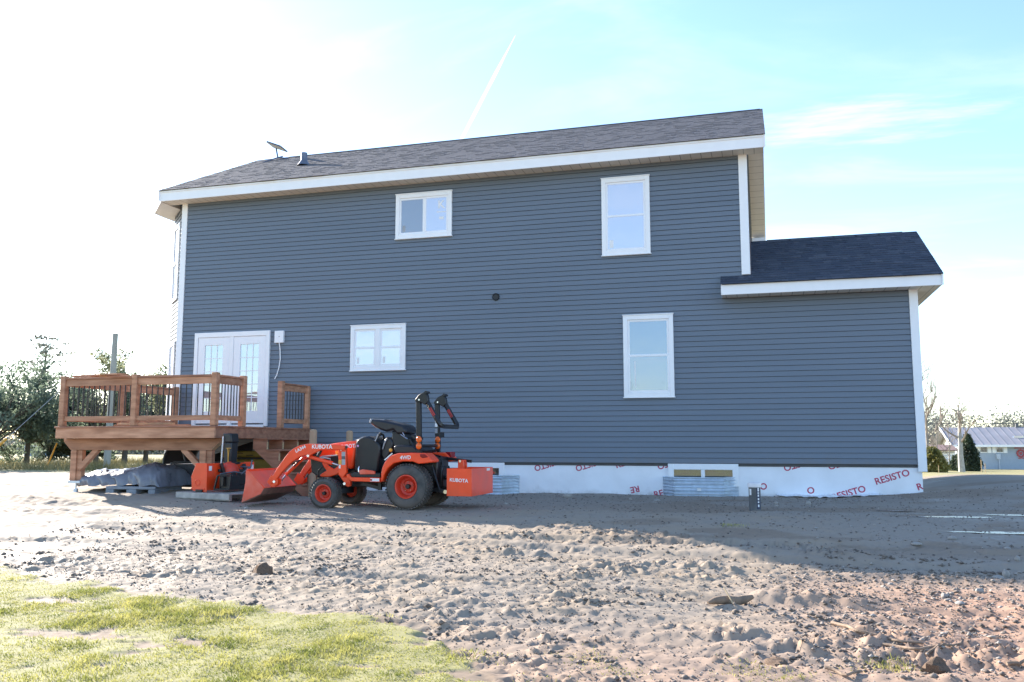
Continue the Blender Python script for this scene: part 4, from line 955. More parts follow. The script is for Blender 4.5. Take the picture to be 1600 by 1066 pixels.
# fenders
fpts = [(594.6, 752.6), (595.4, 738), (597.2, 730), (600.5, 722.6), (606, 716), (612, 711.6), (622.5, 708.2), (645, 707.6), (664, 708.2), (669, 713), (675, 719.6), (674.6, 722.8), (654, 725), (645, 721.5), (630, 721), (615, 724), (606, 731.4), (600.4, 741), (597.4, 752.6)]
base_f = [at(x, y, -4.83) for x, y in fpts]
for y0, nm in ((-4.83, 0), (-3.98, 1)):
    o = MB().prism([(q[0], y0, q[2]) for q in base_f], (0, .31, 0)).build('fender', ORANGE, tr_, .014)
    tl = MB().prism([(q[0], y0-.006 if nm == 0 else y0+.29, q[2]) for q in [at(x, y, -4.83) for x, y in ((656, 709.6), (664, 709.8), (669.5, 714.5), (660, 716.2), (656.5, 713.5))]], (0, .03 if nm == 0 else .03, 0)); tl.build('tail_lamp', TAIL, o, .006)
    if nm == 1: MB().box(at(675, 715, -4.83)[0]-.12, at(675, 715, -4.83)[0]-.02, y0+.03, y0+.22, at(675, 715, -4.83)[2]-.01, at(675, 709, -4.83)[2]+.02).build('tail_lamp', TAIL, o, .008)
    if nm == 0:
        text('4WD', .078, DECAL, 'lettering', o, wallmw(at(633.5, 715.3, -4.842), 2), .001)
ext([(597, 740), (603, 726), (613, 716), (640, 712), (668, 713), (672, 722), (650, 724), (620, 722), (604, 738)], -4.52, .54).build('fender_liner', PLASTIC, tr_, .01)
MB().bar(at(601, 719, -4.845), at(613, 708.5, -4.845), .012, .016).build('fender_grab_rail', DECAL, tr_)
# loader: posts, arms, cylinders, bucket
ld_ = MB
post_p = [(528.5, 696), (540, 697.5), (541.2, 738), (536, 746.5), (528.5, 742.5)]; foot_p = [(525.5, 741), (540, 744), (544.8, 753), (544.4, 759.4), (541, 761.4), (537.6, 760), (533.5, 753)]
arm_p = [(540.8, 696.2), (528.5, 695), (505, 694), (484.6, 693.6), (473, 695.4), (463, 699.8), (455, 705.6), (449.5, 713), (436, 731.6), (424.7, 751.2), (425.7, 756.6), (430.6, 755.6), (437, 746.5), (445, 736.2), (458, 722.8), (469.5, 714.8), (479, 711.5), (487, 712.5), (496, 707), (504, 703.6), (528, 703.2), (541, 703.2)]
def w2(pts, Y=YN): return [at(x, y, Y) for x, y in pts]
for dy, far_ in ((0, False), (.83, True)):
    sh_ = np.array((0, dy, 0))
    lp = MB().prism([q+sh_ for q in w2(post_p)], (0, .06, 0)).prism([q+sh_+np.array((0, .0605, 0)) for q in w2(foot_p)], (0, .06, 0)); lpo = lp.build('loader_post', ORANGE, tr_, .008)
    am = MB().prism([q+sh_+np.array((0, -.065, 0)) for q in w2(arm_p)], (0, .062, 0)); amo = am.build('loader_arm', ORANGE, tr_, .010)
    c1, c2_ = w2([(483, 713.5), (519, 724)]); MB().tube([c1+sh_, c2_+sh_], .030, 14).build('lift_cylinder', ORANGE, tr_)
    c3 = at(529, 727, YN); MB().tube([c2_+sh_, c3+sh_], .014, 10).build('cylinder_rod', CHROME, tr_)
    c4, c5 = w2([(474, 716), (447, 741.5)], YN+.12); MB().tube([c4+sh_*.85, c5+sh_*.85], .030, 14).build('bucket_cylinder', ORANGE, tr_)
    c6 = at(440, 751, YN+.12); MB().tube([c5+sh_*.85, c6+sh_*.85], .014, 10).build('cylinder_rod', CHROME, tr_)
    br = MB().prism([q+sh_+np.array((0, .01, 0)) for q in w2([(479, 716), (484, 708), (503, 704), (497, 715), (492, 716.5)])], (0, .02, 0)); br.build('gusset_plate', BLACK, amo, .004)
    if not far_:
        ft_ = YN-.0665
        text('KUBOTA', .088, DECAL, 'lettering', amo, wallmw(at(503, 698.4, ft_), 0, 0), .001)
        text('LA344', .072, DECAL, 'lettering', amo, wallmw(at(469.5, 701.8, ft_), 24), .001)
        MB().prism([at(x, y, YN-.0665+.066) for x, y in ((485, 709), (500, 704.6), (494.5, 712.5), (496, 707.5))], (0, .004, 0)).build('decal', DECAL, amo, smooth=False)
        MB().bar(at(448, 737, YN+.085), at(458, 727, YN+.085), .006, .02).build('decal', DECAL, amo)
        for (x0, y0, x1, y1, mm) in ((533.8, 706, 539.3, 713, GREYL), (533.8, 713, 539.3, 717.8, PIPEM), (533.8, 717.8, 539.3, 726.5, GREYL), (529, 718.6, 534, 725.5, YELLOW), (531.6, 698.4, 533.6, 704.5, DECAL), (529.4, 726.5, 532, 732, DECAL)):
            a_, b_ = at(x0, y0, YN-.003), at(x1, y1, YN-.003); MB().box(a_[0], b_[0], YN-.003, YN+.002, b_[2], a_[2]).build('decal', mm, lpo, smooth=False)
        MB().tube([at(541.5, 699, YN-.02), at(541.5, 699, YN+.08)], .022, 12).build('pivot_pin', BLACK, lpo)
        for q in ((428, 752.8), (481, 712.5), (538, 756)): MB().tube([at(*q, YN-.085), at(*q, YN+.02)], .02, 12).build('pivot_pin', CHROME, amo)
MB().tube([at(500, 716, YN+.0), at(508, 715.5, YN), at(516, 717, YN), at(516, 720, YN+.05)], .010, 8).tube([at(495, 716.6, -4.66), at(505, 713.2, -4.66), at(527, 711.5, -4.66)], .010, 8).build('hydraulic_line', GREYL, tr_)
MB().tube([at(505, 728, -4.6), at(498, 735, -4.6), at(497, 746, -4.58)], .014, 8).tube([at(471, 717, YN+.1), at(465, 722, YN+.05), at(459, 729, YN+.06)], .011, 8).build('hydraulic_hose', PLASTIC, tr_)
MB().box(at(525, 706, -4.6)[0], at(529, 706, -4.6)[0], -4.62, -4.6, at(526, 711.5, -4.6)[2], at(526, 704.5, -4.6)[2]).build('valve_bracket', YELLOW, tr_, .003)
# cross tube between arms
cx_ = at(452, 716, YN); MB().tube([cx_, cx_+np.array((0, .83, 0))], .035, 12).build('cross_tube', ORANGE, tr_)
# bucket: open side forward (-X)
bk_p = [at(x, y, -4.86) for x, y in ((384, 735), (390, 736.5), (412, 763.2), (407, 772), (377, 785.5), (381, 767), (383.5, 752))]
BW = 1.0
bko_ = MB().prism(bk_p, (0, .012, 0)).build('bucket', ORANGE2, tr_, .003)
MB().prism([q+np.array((0, BW-.012, 0)) for q in bk_p], (0, .012, 0)).build('bucket_side', ORANGE2, bko_, .003)
def sheet(a_, b_, th_): return MB().prism([a_, b_, b_+th_, a_+th_], (0, BW-.026, 0))
i_ = np.array((0, .013, 0)); bx1 = np.array((.012, 0, .006))
sheet(bk_p[0]+i_, bk_p[2]+i_, bx1).build('bucket_back', ORANGE, bko_, smooth=False)
sheet(bk_p[2]+i_, bk_p[3]+i_, np.array((.010, 0, -.006))).build('bucket_heel', DIRT_SHADE, bko_, smooth=False)
sheet(bk_p[3]+i_, bk_p[4]+i_, np.array((0.004, 0, -.012))).build('bucket_floor', DIRT_SHADE, bko_, smooth=False)
tb = MB().bar(bk_p[0]+np.array((.02, .013, -.005)), bk_p[0]+np.array((.02, BW-.013, -.005)), .03, .045); tb.build('bucket_lip', ORANGE, bko_, .004)
for yy in (-4.76, -4.66, -3.94, -3.84):
    q = at(418, 748, -4.86); MB().prism([(q[0]-.07, yy, q[2]-.06), (q[0]+.0, yy, q[2]+.06), (q[0]+.12, yy, q[2]-.02), (q[0]+.12, yy, q[2]-.09), (q[0]+.02, yy, q[2]-.14)], (0, .012, 0)).build('bucket_ear', ORANGE, bko_, .003)
# roll bar, folded
rb = MB()
xr, zt, zb_ = 7.75, at(654, 622, -4.62)[2], .18
for yy in (-4.62, -3.83):
    p_ = MB().bar((xr+.02, yy, zb_), (xr-.0, yy, zt), .065, .075, (1, 0, 0)); po_ = p_.build('roll_bar_post', BLACK, tr_, .008)
    dy = yy+4.62
    kn = MB().prism([q+np.array((0, dy-.045, 0)) for q in w2([(649.6, 625), (656, 617), (664.5, 612.5), (669, 618), (670.5, 628), (665, 633), (659, 629), (651, 629)], -4.62)], (0, .09, 0)); kn.build('folding_knuckle', BLACK, po_, .01)
    kb = w2([(667.5, 613.5)], -4.62)[0]+np.array((0, dy, 0)); MB().tube([kb+np.array((0, -.07, 0)), kb+np.array((0, .07, 0))], .022, 12).build('hinge_pin', BLACK, po_)
    wp = w2([(656.5, 625)], -4.62)[0]+np.array((0, dy-.05, 0)); MB().tube([wp, wp+np.array((0, .1, 0))], .014, 10).build('hinge_bolt', CHROME, po_)
A_ = at(667, 627, -4.62); B_ = at(685.5, 660, -4.62); dy2 = np.array((0, .79, 0))
leg = unit(B_-A_)
path = [A_, B_]+[B_+leg*.07*math.sin(t)+np.array((0, .09*(1-math.cos(t)), 0)) for t in np.linspace(.3, 1.57, 4)]
path += [np.array((p_[0], 2*(-4.62+.395)-p_[1], p_[2])) for p_ in path[::-1]]
uh = MB().tube(path, .042, 4); uh.build('roll_bar_hoop', BLACK, tr_, .006, smooth=False)
for dyy in (0, .79):
    a_ = A_+leg*.12+np.array((0, dyy-.034, 0)); b_ = A_+leg*.26+np.array((0, dyy-.034, 0)); MB().bar(a_, b_, .006, .04, (1, 0, 0)).build('warning_decal', REDD, tr_)
for yy, px0 in ((-4.62, 655.8), (-3.83, 0)):
    q = at(656, 692, -4.62); bx0 = MB().box(q[0]-.02, q[0]+.06, yy-.11, yy-.045, q[2]-.10, q[2]+.10).build('lamp_housing', BLACK, tr_, .008)
    MB().ball((q[0]+.03, yy-.115, q[2]+.05), .045, .03, .05).ball((q[0]+.03, yy-.115, q[2]-.05), .045, .03, .05).build('amber_lamp', AMBER, bx0)
for k, (z0, z1) in enumerate(((.64, .70), (.71, .76), (.54, .62), (.32, .40))):
    MB().box(xr-.022, xr+.022, -3.83-.036, -3.83-.030, z0, z1).build('label', DECAL if k != 2 else GREYL, tr_, smooth=False)
sp = MB().box(8.0, 8.015, -4.40, -4.20, at(665, 684, -4.4)[2], at(665, 676, -4.4)[2]); sp.build('rear_plate', BLACK, tr_, .003)
MB().tube([(7.78, -4.62, .34), (7.80, -3.83, .34)], .025, 10).build('cross_tube', BLACK, tr_)
# hitch arms and rear clutter
MB().bar((7.86, -4.05, .16), (8.45, -4.15, .10), .03, .045).build('top_link', BLACK, tr_, .004)
for yy in (-4.62, -3.92):
    MB().bar((7.75, yy+.1, -.28), (8.32, yy-.02, -.36), .03, .06).build('lower_link', BLACK, tr_, .004)
    MB().tube([(7.95, yy+.08, .02), (8.10, yy+.02, -.32)], .018, 8).build('lift_rod', BLACK, tr_)
rc_ = MB().box(7.80, 8.02, -4.50, -4.0, -.20, .16).box(7.95, 8.06, -4.38, -4.12, -.30, .02).tube([(8.0, -4.25, -.15), (8.14, -4.25, -.15)], .03, 10); rc_.build('rear_housing', BLACK, tr_, .02)
cb2 = MB().tube([(7.82, -4.45, .22), (7.92, -4.5, .05), (7.98, -4.5, -.15)], .012, 6).tube([(7.85, -4.2, .2), (8.0, -4.3, .18), (8.05, -4.35, .0)], .012, 6).tube([(7.78, -4.5, .26), (7.9, -4.3, .28), (7.8, -4.0, .25)], .014, 6); cb2.build('rear_hoses', PLASTIC, tr_)

# ------------------------------------------------------------------ ballast box on the hitch
bb = thing('ballast_box', (8.45, -4.2, -.40), 'open orange steel ballast box hanging on the tractor\'s rear hitch', 'ballast box')
X0, X1, Y0, Y1, Z0, Z1 = 8.265, 8.655, -4.75, -3.70, -.40, .005
bx = MB().box(X0, X1, Y0, Y0+.012, Z0, Z1).box(X0, X1, Y1-.012, Y1, Z0, Z1).box(X0, X0+.012, Y0+.0125, Y1-.0125, Z0, Z1).box(X1-.012, X1, Y0+.0125, Y1-.0125, Z0, Z1).box(X0+.0125, X1-.0125, Y0+.0125, Y1-.0125, Z0+.002, Z0+.014)
bxo = bx.build('box_body', ORANGE, bb, .003)
MB().box(X0+.005, X0+.10, -4.28, -4.22, Z1-.05, Z1+.12).box(X0+.005, X0+.10, -4.16, -4.10, Z1-.05, Z1+.12).build('top_link_bracket', ORANGE, bb, .008)
MB().tube([(X0+.05, -4.31, Z1+.10), (X0+.05, -4.07, Z1+.10)], .018, 10).tube([(X0-.03, Y0+.12, Z0+.06), (X0-.03, Y0+.02, Z0+.06)], .03, 12).build('hitch_pin', CHROME, bb)
text('KUBOTA', .072, DECAL, 'lettering', bb, wallmw(at(716.8, 751, Y0-.002), -3), .001)
MB().box(X1-.004, X1+.002, -4.02, -3.86, Z1-.05, Z1-.012).build('label', DECAL, bb, smooth=False)

# ------------------------------------------------------------------ snow blower on the pallet (built in its own frame, x right along the pallet, y back)
sbz = gzf(3.6, -4.0)+.005+.118
sb = thing('snow_blower', (0, 0, 0), 'orange and black snow blower attachment standing on the weathered pallet', 'snow blower')
W_ = 1.22
plate = [(-.10, .0), (.20, -.02), (.18, .47), (-.05, .47), (-.15, .24), (-.13, .05)]
for y in (0, W_-.012): MB().prism([(x, y, z+.02) for x, z in plate], (0, .012, 0)).build('end_plate', ORANGE, sb, .005)
hs = MB().prism([(.20, .0125, .03), (.18, .0125, .48), (.168, .0125, .48), (.188, .0125, .03)], (0, W_-.025, 0)).prism([(.168, .0125, .48), (-.10, .0125, .48), (-.10, .0125, .468), (.168, .0125, .468)], (0, W_-.025, 0)); hs.build('housing', ORANGE, sb, smooth=False)
MB().bar((-.14, -.006, .055), (.16, -.006, .055), .012, .02).build('skid_bolt_bar', ORANGE, sb, .003)
MB().box(-.02, .12, -.03, -.001, .0, .045).build('skid_shoe', BLACK, sb, .006)
ra = MB().tube([(0+.05*math.cos(t), -.004, .16+.05*math.sin(t)) for t in np.linspace(0, 2*math.pi, 17)], .005, 6, False); ra.build('bearing_plate', ORANGE, sb)
au = MB()
for k in range(60):
    t = k*.35; y = .06+k*(W_-.12)/60
    au.add([(-.04, y, .2), (-.04+.16*math.cos(t), y, .2+.16*math.sin(t)), (-.04+.16*math.cos(t+.4), y+.02, .2+.16*math.sin(t+.4))], [(0, 1, 2)])
au.build('auger', ORANGE2, sb, smooth=False)
sf_ = MB().bar((.24, .28, .48), (.30, .42, .05), .06, .05).bar((.24, .86, .46), (.42, .80, .05), .06, .05).box(.22, .48, .30, .85, .03, .10).bar((.22, .25, .36), (.34, .9, .34), .05, .05).box(.24, .40, .40, .74, .10, .32).bar((.46, .3, .06), (.46, .9, .06), .05, .05)
sf_.build('subframe', BLACK, sb, .008)
fb = MB().bar((.32, .05, .05), (.38, .05, .28), .03, .03).bar((.38, .05, .28), (.62, .1, .30), .03, .03).bar((.62, .1, .30), (.60, .1, .05), .03, .03).bar((.60, .1, .05), (.32, .05, .05), .03, .03).bar((.46, .08, .10), (.46, .08, .26), .05, .02).box(.36, .58, .12, .36, .04, .27); fb.build('drive_frame', BLACK, sb, .006)
MB().tube([(.44, .04, .31), (.52, .3, .34), (.62, .5, .30)], .014, 8).tube([(.58, .4, .3), (.66, .55, .42), (.66, .58, .54)], .014, 8).tube([(.40, .6, .42), (.60, .6, .41)], .014, 8).build('linkage_rods', MATS['frame_grey'], sb)
MB().ball((.24, .5, .34), .17, .17, .17).build('impeller_housing', RIM, sb)
ct = MB().prism([(.09, .50, .48), (.25, .50, .48), (.25, .68, .48), (.09, .68, .48)], (.01, 0, .36)).prism([(.09, .495, .84), (.27, .495, .84), (.275, .69, .84), (.09, .69, .84)], (-.03, .0, .16)); cto = ct.build('chute', PLASTIC, sb, .02)
MB().bar((.15, .494, .74), (.26, .494, .74), .006, .008).bar((.21, .493, .50), (.19, .493, .74), .006, .012).bar((.20, .493, .50), (.22, .493, .72), .005, .01).build('chute_cable', YELLOW, cto)
MB().tube([(.07, .48, .48), (.09, .48, .95)], .012, 8).build('chute_cable', GALV, cto)
MB().lathe([(.13, .46), (.15, .47), (.15, .495), (.12, .5)], (.21, .58, 0), 'z', 20).build('chute_ring', BLACK, sb)
MB().box(.205, .207, .03, .10, .36, .44).box(.205, .207, 1.10, 1.17, .36, .44).build('label', DECAL, sb, smooth=False)
sb.location = (3.52, -4.12, sbz); sb.rotation_euler = (0, 0, R(-7))

# ------------------------------------------------------------------ vegetation
def leafmat(name, a, b, trans=.35): return M(name, a, .6, var=.3, scale=1.2, c2=b, trans=trans)
LEAF_T = leafmat('teal_leaves', (.075, .13, .105), (.25, .30, .21), .58)
LEAF_O = leafmat('olive_leaves', (.09, .125, .075), (.30, .30, .17), .58)
NEEDLE = leafmat('dark_needles', (.06, .10, .085), (.17, .21, .16), .5)
CEDL = leafmat('cedar_foliage', (.15, .16, .045), (.42, .36, .11), .45)
CEDD = leafmat('dark_cedar_foliage', (.022, .042, .026), (.07, .10, .05), .3)
FARW = leafmat('far_woods', (.16, .18, .16), (.30, .31, .27), .4)
TWIG = M('pale_twigs', (.26, .22, .19), .9, var=.2)
def branches(mb, p, d, ln, r, depth, rg, spread=.55, tips=None, up=.1, kids=(2, 4), shrink=.68, seg=3):
    pts = [np.array(p, float)]; dd = np.array(d, float)
    for k in range(seg):
        dd = unit(dd+rg.normal(0, .16, 3)+np.array((0, 0, up*.5))); pts.append(pts[-1]+dd*ln/seg)
    rs = [r*(1-.5*k/seg) for k in range(seg+1)]
    mb.tube(pts, rs, 6 if r > .02 else 4, False)
    if tips is not None and depth <= 1: tips += [tuple(q) for q in pts[1:]]
    if depth == 0: return
    for k in range(rg.integers(kids[0], kids[1]+1)):
        a = rg.integers(1, seg+1); q = pts[a]; nd = unit(dd+rg.normal(0, spread, 3)+np.array((0, 0, up)))
        branches(mb, q, nd, ln*shrink*rg.uniform(.75, 1.15), rs[a]*.7, depth-1, rg, spread, tips, up, kids, shrink, seg)
def leaves(name, centres, per, spread, size, mat, parent, rg, flat=0., org=(0, 0, 0)):
    c = np.repeat(np.array(centres), per, 0); n = len(c)
    c = c+rg.normal(0, 1, (n, 3))*np.array((spread, spread, spread*(.75 if not flat else flat)))
    a = rg.normal(0, 1, (n, 3)); a /= np.linalg.norm(a, axis=1, keepdims=True); b = rg.normal(0, 1, (n, 3)); b = np.cross(a, b); b /= np.linalg.norm(b, axis=1, keepdims=True)
    s = size*rg.uniform(.6, 1.4, (n, 1))
    V = np.stack([c-a*s, c-b*s*.45, c+a*s, c+b*s*.45], 1).reshape(-1, 3)-np.array(org)
    me = npmesh(name, V, np.arange(n*4).reshape(-1, 4), mat)
    o = bpy.data.objects.new(name, me); col.objects.link(o); o.parent = parent; return o
def bushy(x, y, H, CR, seed, mat, label, trunk_h=.9, n=14, per=260, group=None, size=.055, tr=.12, squash=.8, z=None):
    rg = np.random.default_rng(seed); z = gzf(x, y) if z is None else z
    t_ = thing('leafy_tree', (x, y, z), label, 'tree', group); mb = MB(); tips = []
    mb.tube([(x, y, z-.1), (x+.03, y, z+trunk_h*.5), (x, y+.02, z+trunk_h)], [tr, tr*.8, tr*.7], 9, False)
    for k in range(n):
        az = 2*math.pi*(k+rg.random())/n; el = rg.uniform(.1, 1.45); zz = z+trunk_h*rg.uniform(.75, 1.0)
        ln = .55*(CR*math.cos(el)+(H-trunk_h)*math.sin(el))
        branches(mb, (x, y, zz), (math.cos(az)*math.cos(el), math.sin(az)*math.cos(el), math.sin(el)), ln, tr*.4, 2, rg, .5, tips, .06, (2, 3), .6)
    mb.build('trunk', BARK, t_)
    tips = np.array(tips); tips = tips[rg.random(len(tips)) < .85]
    leaves('crown', tips, max(3, int(per*n/len(tips))), CR*.085, size, mat, t_, rg, org=(x, y, z)); return t_
def conifer(x, y, H, R0, seed, mat, label, sparse=1., bare=.18, group=None, cat='tree', size=.16, per=26, z=None, tip=.12):
    rg = np.random.default_rng(seed); z = gzf(x, y) if z is None else z
    t_ = thing('conifer', (x, y, z), label, cat, group); mb = MB(); cs = []
    mb.tube([(x, y, z-.1), (x, y, z+H*.5), (x+.02, y, z+H)], [H*.016+.06, H*.010+.03, .015], 8, False)
    hh = H*bare
    while hh < H*.97:
        f = 1-(hh/H); rad = R0*(f**.75+tip)*rg.uniform(.65, 1.2)
        for k in range(int(rg.integers(3, 6))):
            az = rg.uniform(0, 2*math.pi); ln = rad*rg.uniform(.7, 1.15); e = np.array((math.cos(az)*ln, math.sin(az)*ln, ln*rg.uniform(-.12, .30)))
            q = np.array((x, y, z+hh)); mb.tube([q, q+e*.6, q+e], [.02+.006*ln, .014, .006], 4, False)
            for u in np.linspace(.35, 1, max(2, int(ln*2.2))): cs.append(q+e*u)
        hh += H*.045*sparse*rg.uniform(.7, 1.3)
    mb.build('trunk', BARK, t_)
    leaves('crown', cs, per, .17+.02*R0, size, mat, t_, rg, .5, org=(x, y, z)); return t_
def XY(px, Y): q = at(px, 735, Y); return q[0]
G1 = 'trees beyond the deck on the left'
bushy(XY(40, 13), 13, 4.0, 2.2, 1, LEAF_T, 'bushy teal-green tree with a short forked trunk left of the deck', 1.3, 16, 620, G1, .075, .13)
bushy(XY(-22, 11), 11, 4.2, 2.5, 2, LEAF_T, 'dense bushy tree cut off by the left edge of the picture', 1.0, 16, 700, G1, .075)
bushy(XY(76, 19), 19, 3.6, 1.5, 3, LEAF_O, 'smaller olive-green tree between the bushy tree and the deck post', .8, 14, 480, G1, .08)
conifer(XY(60, 34), 34, 9.2, 1.8, 4, FARW, 'tall sparse pine rising thin above the bushy trees', 1.5, .60, G1, size=.14, per=10, tip=.5)
bushy(XY(148, 14), 14, 4.2, 1.5, 15, LEAF_T, 'dense evergreen left of the utility pole behind the railing', 1.1, 14, 420, G1, .075, .13)
bushy(XY(193, 15), 15, 5.2, 1.5, 6, LEAF_O, 'tallest evergreen behind the deck, right of the utility pole', 1.5, 15, 420, G1, .075, .14)
bushy(XY(226, 17), 17, 4.6, 1.6, 17, LEAF_O, 'evergreen beside the bay wall behind the deck', 1.2, 14, 420, G1, .08, .13)
conifer(XY(118, 20), 20, 3.8, 2.0, 8, NEEDLE, 'dark evergreen behind the left end of the deck', .45, .12, G1, size=.12, per=36)
conifer(XY(262, 22), 22, 4.6, 2.0, 9, NEEDLE, 'dark evergreen mostly hidden by the house corner', .5, .15, G1, size=.13, per=36)
# far shrubs along the field
rg = np.random.default_rng(5); cs = []
for k in range(520):
    x = rg.uniform(-150, -38); y = rg.uniform(88, 100); cs.append((x, y, -1.1+abs(rg.normal(0, 1))*1.5))
for k in range(360):
    x = rg.uniform(20, 60); y = rg.uniform(92, 104); cs.append((x, y, -2.0+rg.uniform(0, 6.2)*(.5+.5*math.sin(x*.9)**2)))
for k in range(420):      # unseen woods behind the camera, added for the window reflections
    x = rg.uniform(-45, 60); y = rg.uniform(-84, -74); cs.append((x, y, -1.2+rg.uniform(0, 8)*(.55+.45*math.sin(x*.5)**2)))
fo = leaves('distant_woods', cs, 170, .9, .17, FARW, None, rg); fo['kind'] = 'stuff'; fo['label'] = 'pale distant woods along the horizon, with unseen woods behind the camera'
# dry field grass beyond the mud on the left
rg = np.random.default_rng(9); n_ = 26000
x_ = rg.uniform(-30, -6, n_); y_ = rg.uniform(8.2, 26, n_); k_ = rg.random(n_) < ss(fbm(x_*.4, y_*.5, 3, 3), .42, .55); x_, y_ = x_[k_], y_[k_]; n_ = len(x_); z_ = gz(x_, y_)
h_ = rg.uniform(.12, .42, n_); l_ = rg.normal(0, .12, (n_, 2)); w_ = .012
V = np.stack([np.stack([x_-w_, y_, z_], -1), np.stack([x_+w_, y_, z_], -1), np.stack([x_+l_[:, 0], y_+l_[:, 1], z_+h_], -1)], 1).reshape(-1, 3)
fo = bpy.data.objects.new('dry_grass', npmesh('dry_grass', V, np.arange(n_*3).reshape(-1, 3), M('dry_grass', (.22, .20, .07), .7, var=.3, scale=.6, c2=(.42, .34, .17), trans=.4), 3)); col.objects.link(fo); fo['kind'] = 'stuff'; fo['label'] = 'tall dry field grass under the trees on the left'

# utility pole, guy wire and guards
ux, uy = XY(168, 11.5), 11.5; uz = gzf(ux, uy); ut = at(168, 522, uy)[2]
pole = thing('utility_pole', (ux, uy, uz), 'bare grey wooden utility pole rising behind the deck', 'pole')
MB().tube([(ux-.05, uy, uz-.2), (ux, uy, (uz+ut)/2), (ux+.03, uy, ut)], [.135, .12, .10], 14).build('shaft', POLE, pole)
ga = at(-30, 722, 8); gt = at(166, 545, 11.5)
MB().tube([ga, gt], .012, 5).build('guy_wire', GREYL, pole)
d_g = gt-ga
MB().tube([ga+d_g*.02, ga+d_g*.19], .05, 8).build('guy_guard', YELLOW, pole)
q1, q2 = at(70, 737, 14), at(89, 692, 14)
o = MB().tube([q1, q2], .035, 8).build('guy_marker', YELLOW, None); moved(o, q1); tag(o, 'slanting yellow marker pole between the tree and the deck', 'marker pole')
# low buildings far left
def far_house(name, x0, x1, y, d, z0, h, rh, wall, roofm, label):
    t_ = thing(name, ((x0+x1)/2, y, z0), label, 'building'); MB().box(x0, x1, y, y+d, z0-.3, z0+h).build('wall', wall, t_, smooth=False)
    MB().prism([(x0-.3, y-.4, z0+h), (x0-.3, y+d/2, z0+h+rh), (x0-.3, y+d+.4, z0+h), (x0-.3, y+d+.4, z0+h-.12), (x0-.3, y+d/2, z0+h+rh-.15), (x0-.3, y-.4, z0+h-.12)], (x1-x0+.6, 0, 0)).build('roof', roofm, t_, smooth=False)
    return t_
PALEB = M('pale_blue_wall', (.42, .52, .66), .6, var=.05); ROOFG = M('grey_roof', (.20, .20, .22), .7)
t_ = far_house('shed', -64.5, -57.8, 60, 6, -.9, 2.0, 1.0, PALEB, ROOFG, 'low pale blue building glimpsed left of the deck post')
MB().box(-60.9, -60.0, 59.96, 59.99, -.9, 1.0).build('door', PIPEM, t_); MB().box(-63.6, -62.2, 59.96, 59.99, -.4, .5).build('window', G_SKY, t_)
t_ = far_house('long_house', -46, -30, 70, 7, -.9, 2.3, 1.4, M('pale_wall', (.6, .62, .66), .6), ROOFG, 'pale low house glimpsed through the trees under the deck')
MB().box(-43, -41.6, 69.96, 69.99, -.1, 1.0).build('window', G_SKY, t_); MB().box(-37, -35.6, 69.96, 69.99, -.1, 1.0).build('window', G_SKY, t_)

# ------------------------------------------------------------------ right background
NY = 58.
def nq(px, py, Y=NY): return at(px, py, Y)
nb = thing('bungalow', (nq(1550, 735)[0], NY, nq(1550, 735)[2]), 'low pale blue bungalow with a ribbed metal roof on the right', 'bungalow')
xl = nq(1505, 735)[0]; ze = nq(1505, 694.5)[2]; zb = nq(1505, 736)[2]; xrr = xl+16; zri = nq(1505, 668)[2]*1.0
BW_ = M('bungalow_wall', (.36, .42, .50), .7, var=.05)
MB().box(xl, xrr, NY, NY+8, zb-.5, ze).build('wall', BW_, nb, smooth=False)
MB().box(xl-.01, xrr, NY-.03, NY+.0, zb-.5, zb+.14).build('plinth', PIPEM, nb, smooth=False)
ryy = NY+4; rzz = at(1505, 668, ryy)[2]
RIBM = M('ribbed_metal_roof', (.25, .25, .28), .65, metal=.0, var=.1, scale=1)
rf_ = MB().add([(xl-.8, NY-.5, ze-.05), (xrr, NY-.5, ze-.05), (xrr, ryy, rzz), (xl-.8, ryy, rzz), (xl-.8, NY+8.5, ze-.05), (xrr, NY+8.5, ze-.05)], [(0, 1, 2, 3), (3, 2, 5, 4)])
x = xl-.8
sl3 = unit((0, ryy-NY+.5, rzz-ze+.05)); nr3 = unit(np.cross((1, 0, 0), sl3))
while x < xrr:
    rf_.bar(np.array((x, NY-.5, ze-.03)), np.array((x, ryy, rzz+.02)), .03, .02); x += .55
rf_.build('roof', RIBM, nb, smooth=False)
MB().box(xl-.8, xrr, NY-.53, NY-.5, ze-.2, ze-.03).build('fascia', WHITE, nb, smooth=False)
MB().prism([(xl-.02, NY, ze), (xl-.02, ryy, rzz-.15), (xl-.02, NY+8, ze)], (.03, 0, 0)).build('gable', M('sunlit_gable', (.6, .56, .48), .7), nb, smooth=False)  # sunlight put into the gable colour, paler and warmer than the wall
MB().bar((xl-.82, NY-.5, ze-.1), (xl-.82, ryy, rzz-.05), .05, .2).build('rake_board', WHITE, nb, smooth=False)
for a_, b_ in ((1525.5, 1548.5), (1550, 1573.5)):
    u0, u1 = nq(a_, 700)[0], nq(b_, 700)[0]; v1, v0 = nq(1540, 696.2)[2], nq(1540, 707.5)[2]; w_ = u1-u0
    fo = MB().box(u0+w_*.26, u1-w_*.26, NY-.05, NY, v0, v1).build('window', WHITE, nb, smooth=False)
    for s_ in (0, 1): MB().box(u0+w_*(.30+.21*s_), u0+w_*(.49+.21*s_), NY-.07, NY-.045, v0+.06, v1-.06).build('pane', G_DARK, fo, smooth=False)
    for s_ in (0, 1): MB().box(u0+w_*(0 if not s_ else .76), u0+w_*(.24 if not s_ else 1), NY-.06, NY, v0-.02, v1+.02).build('shutter', WHITE, nb, smooth=False)
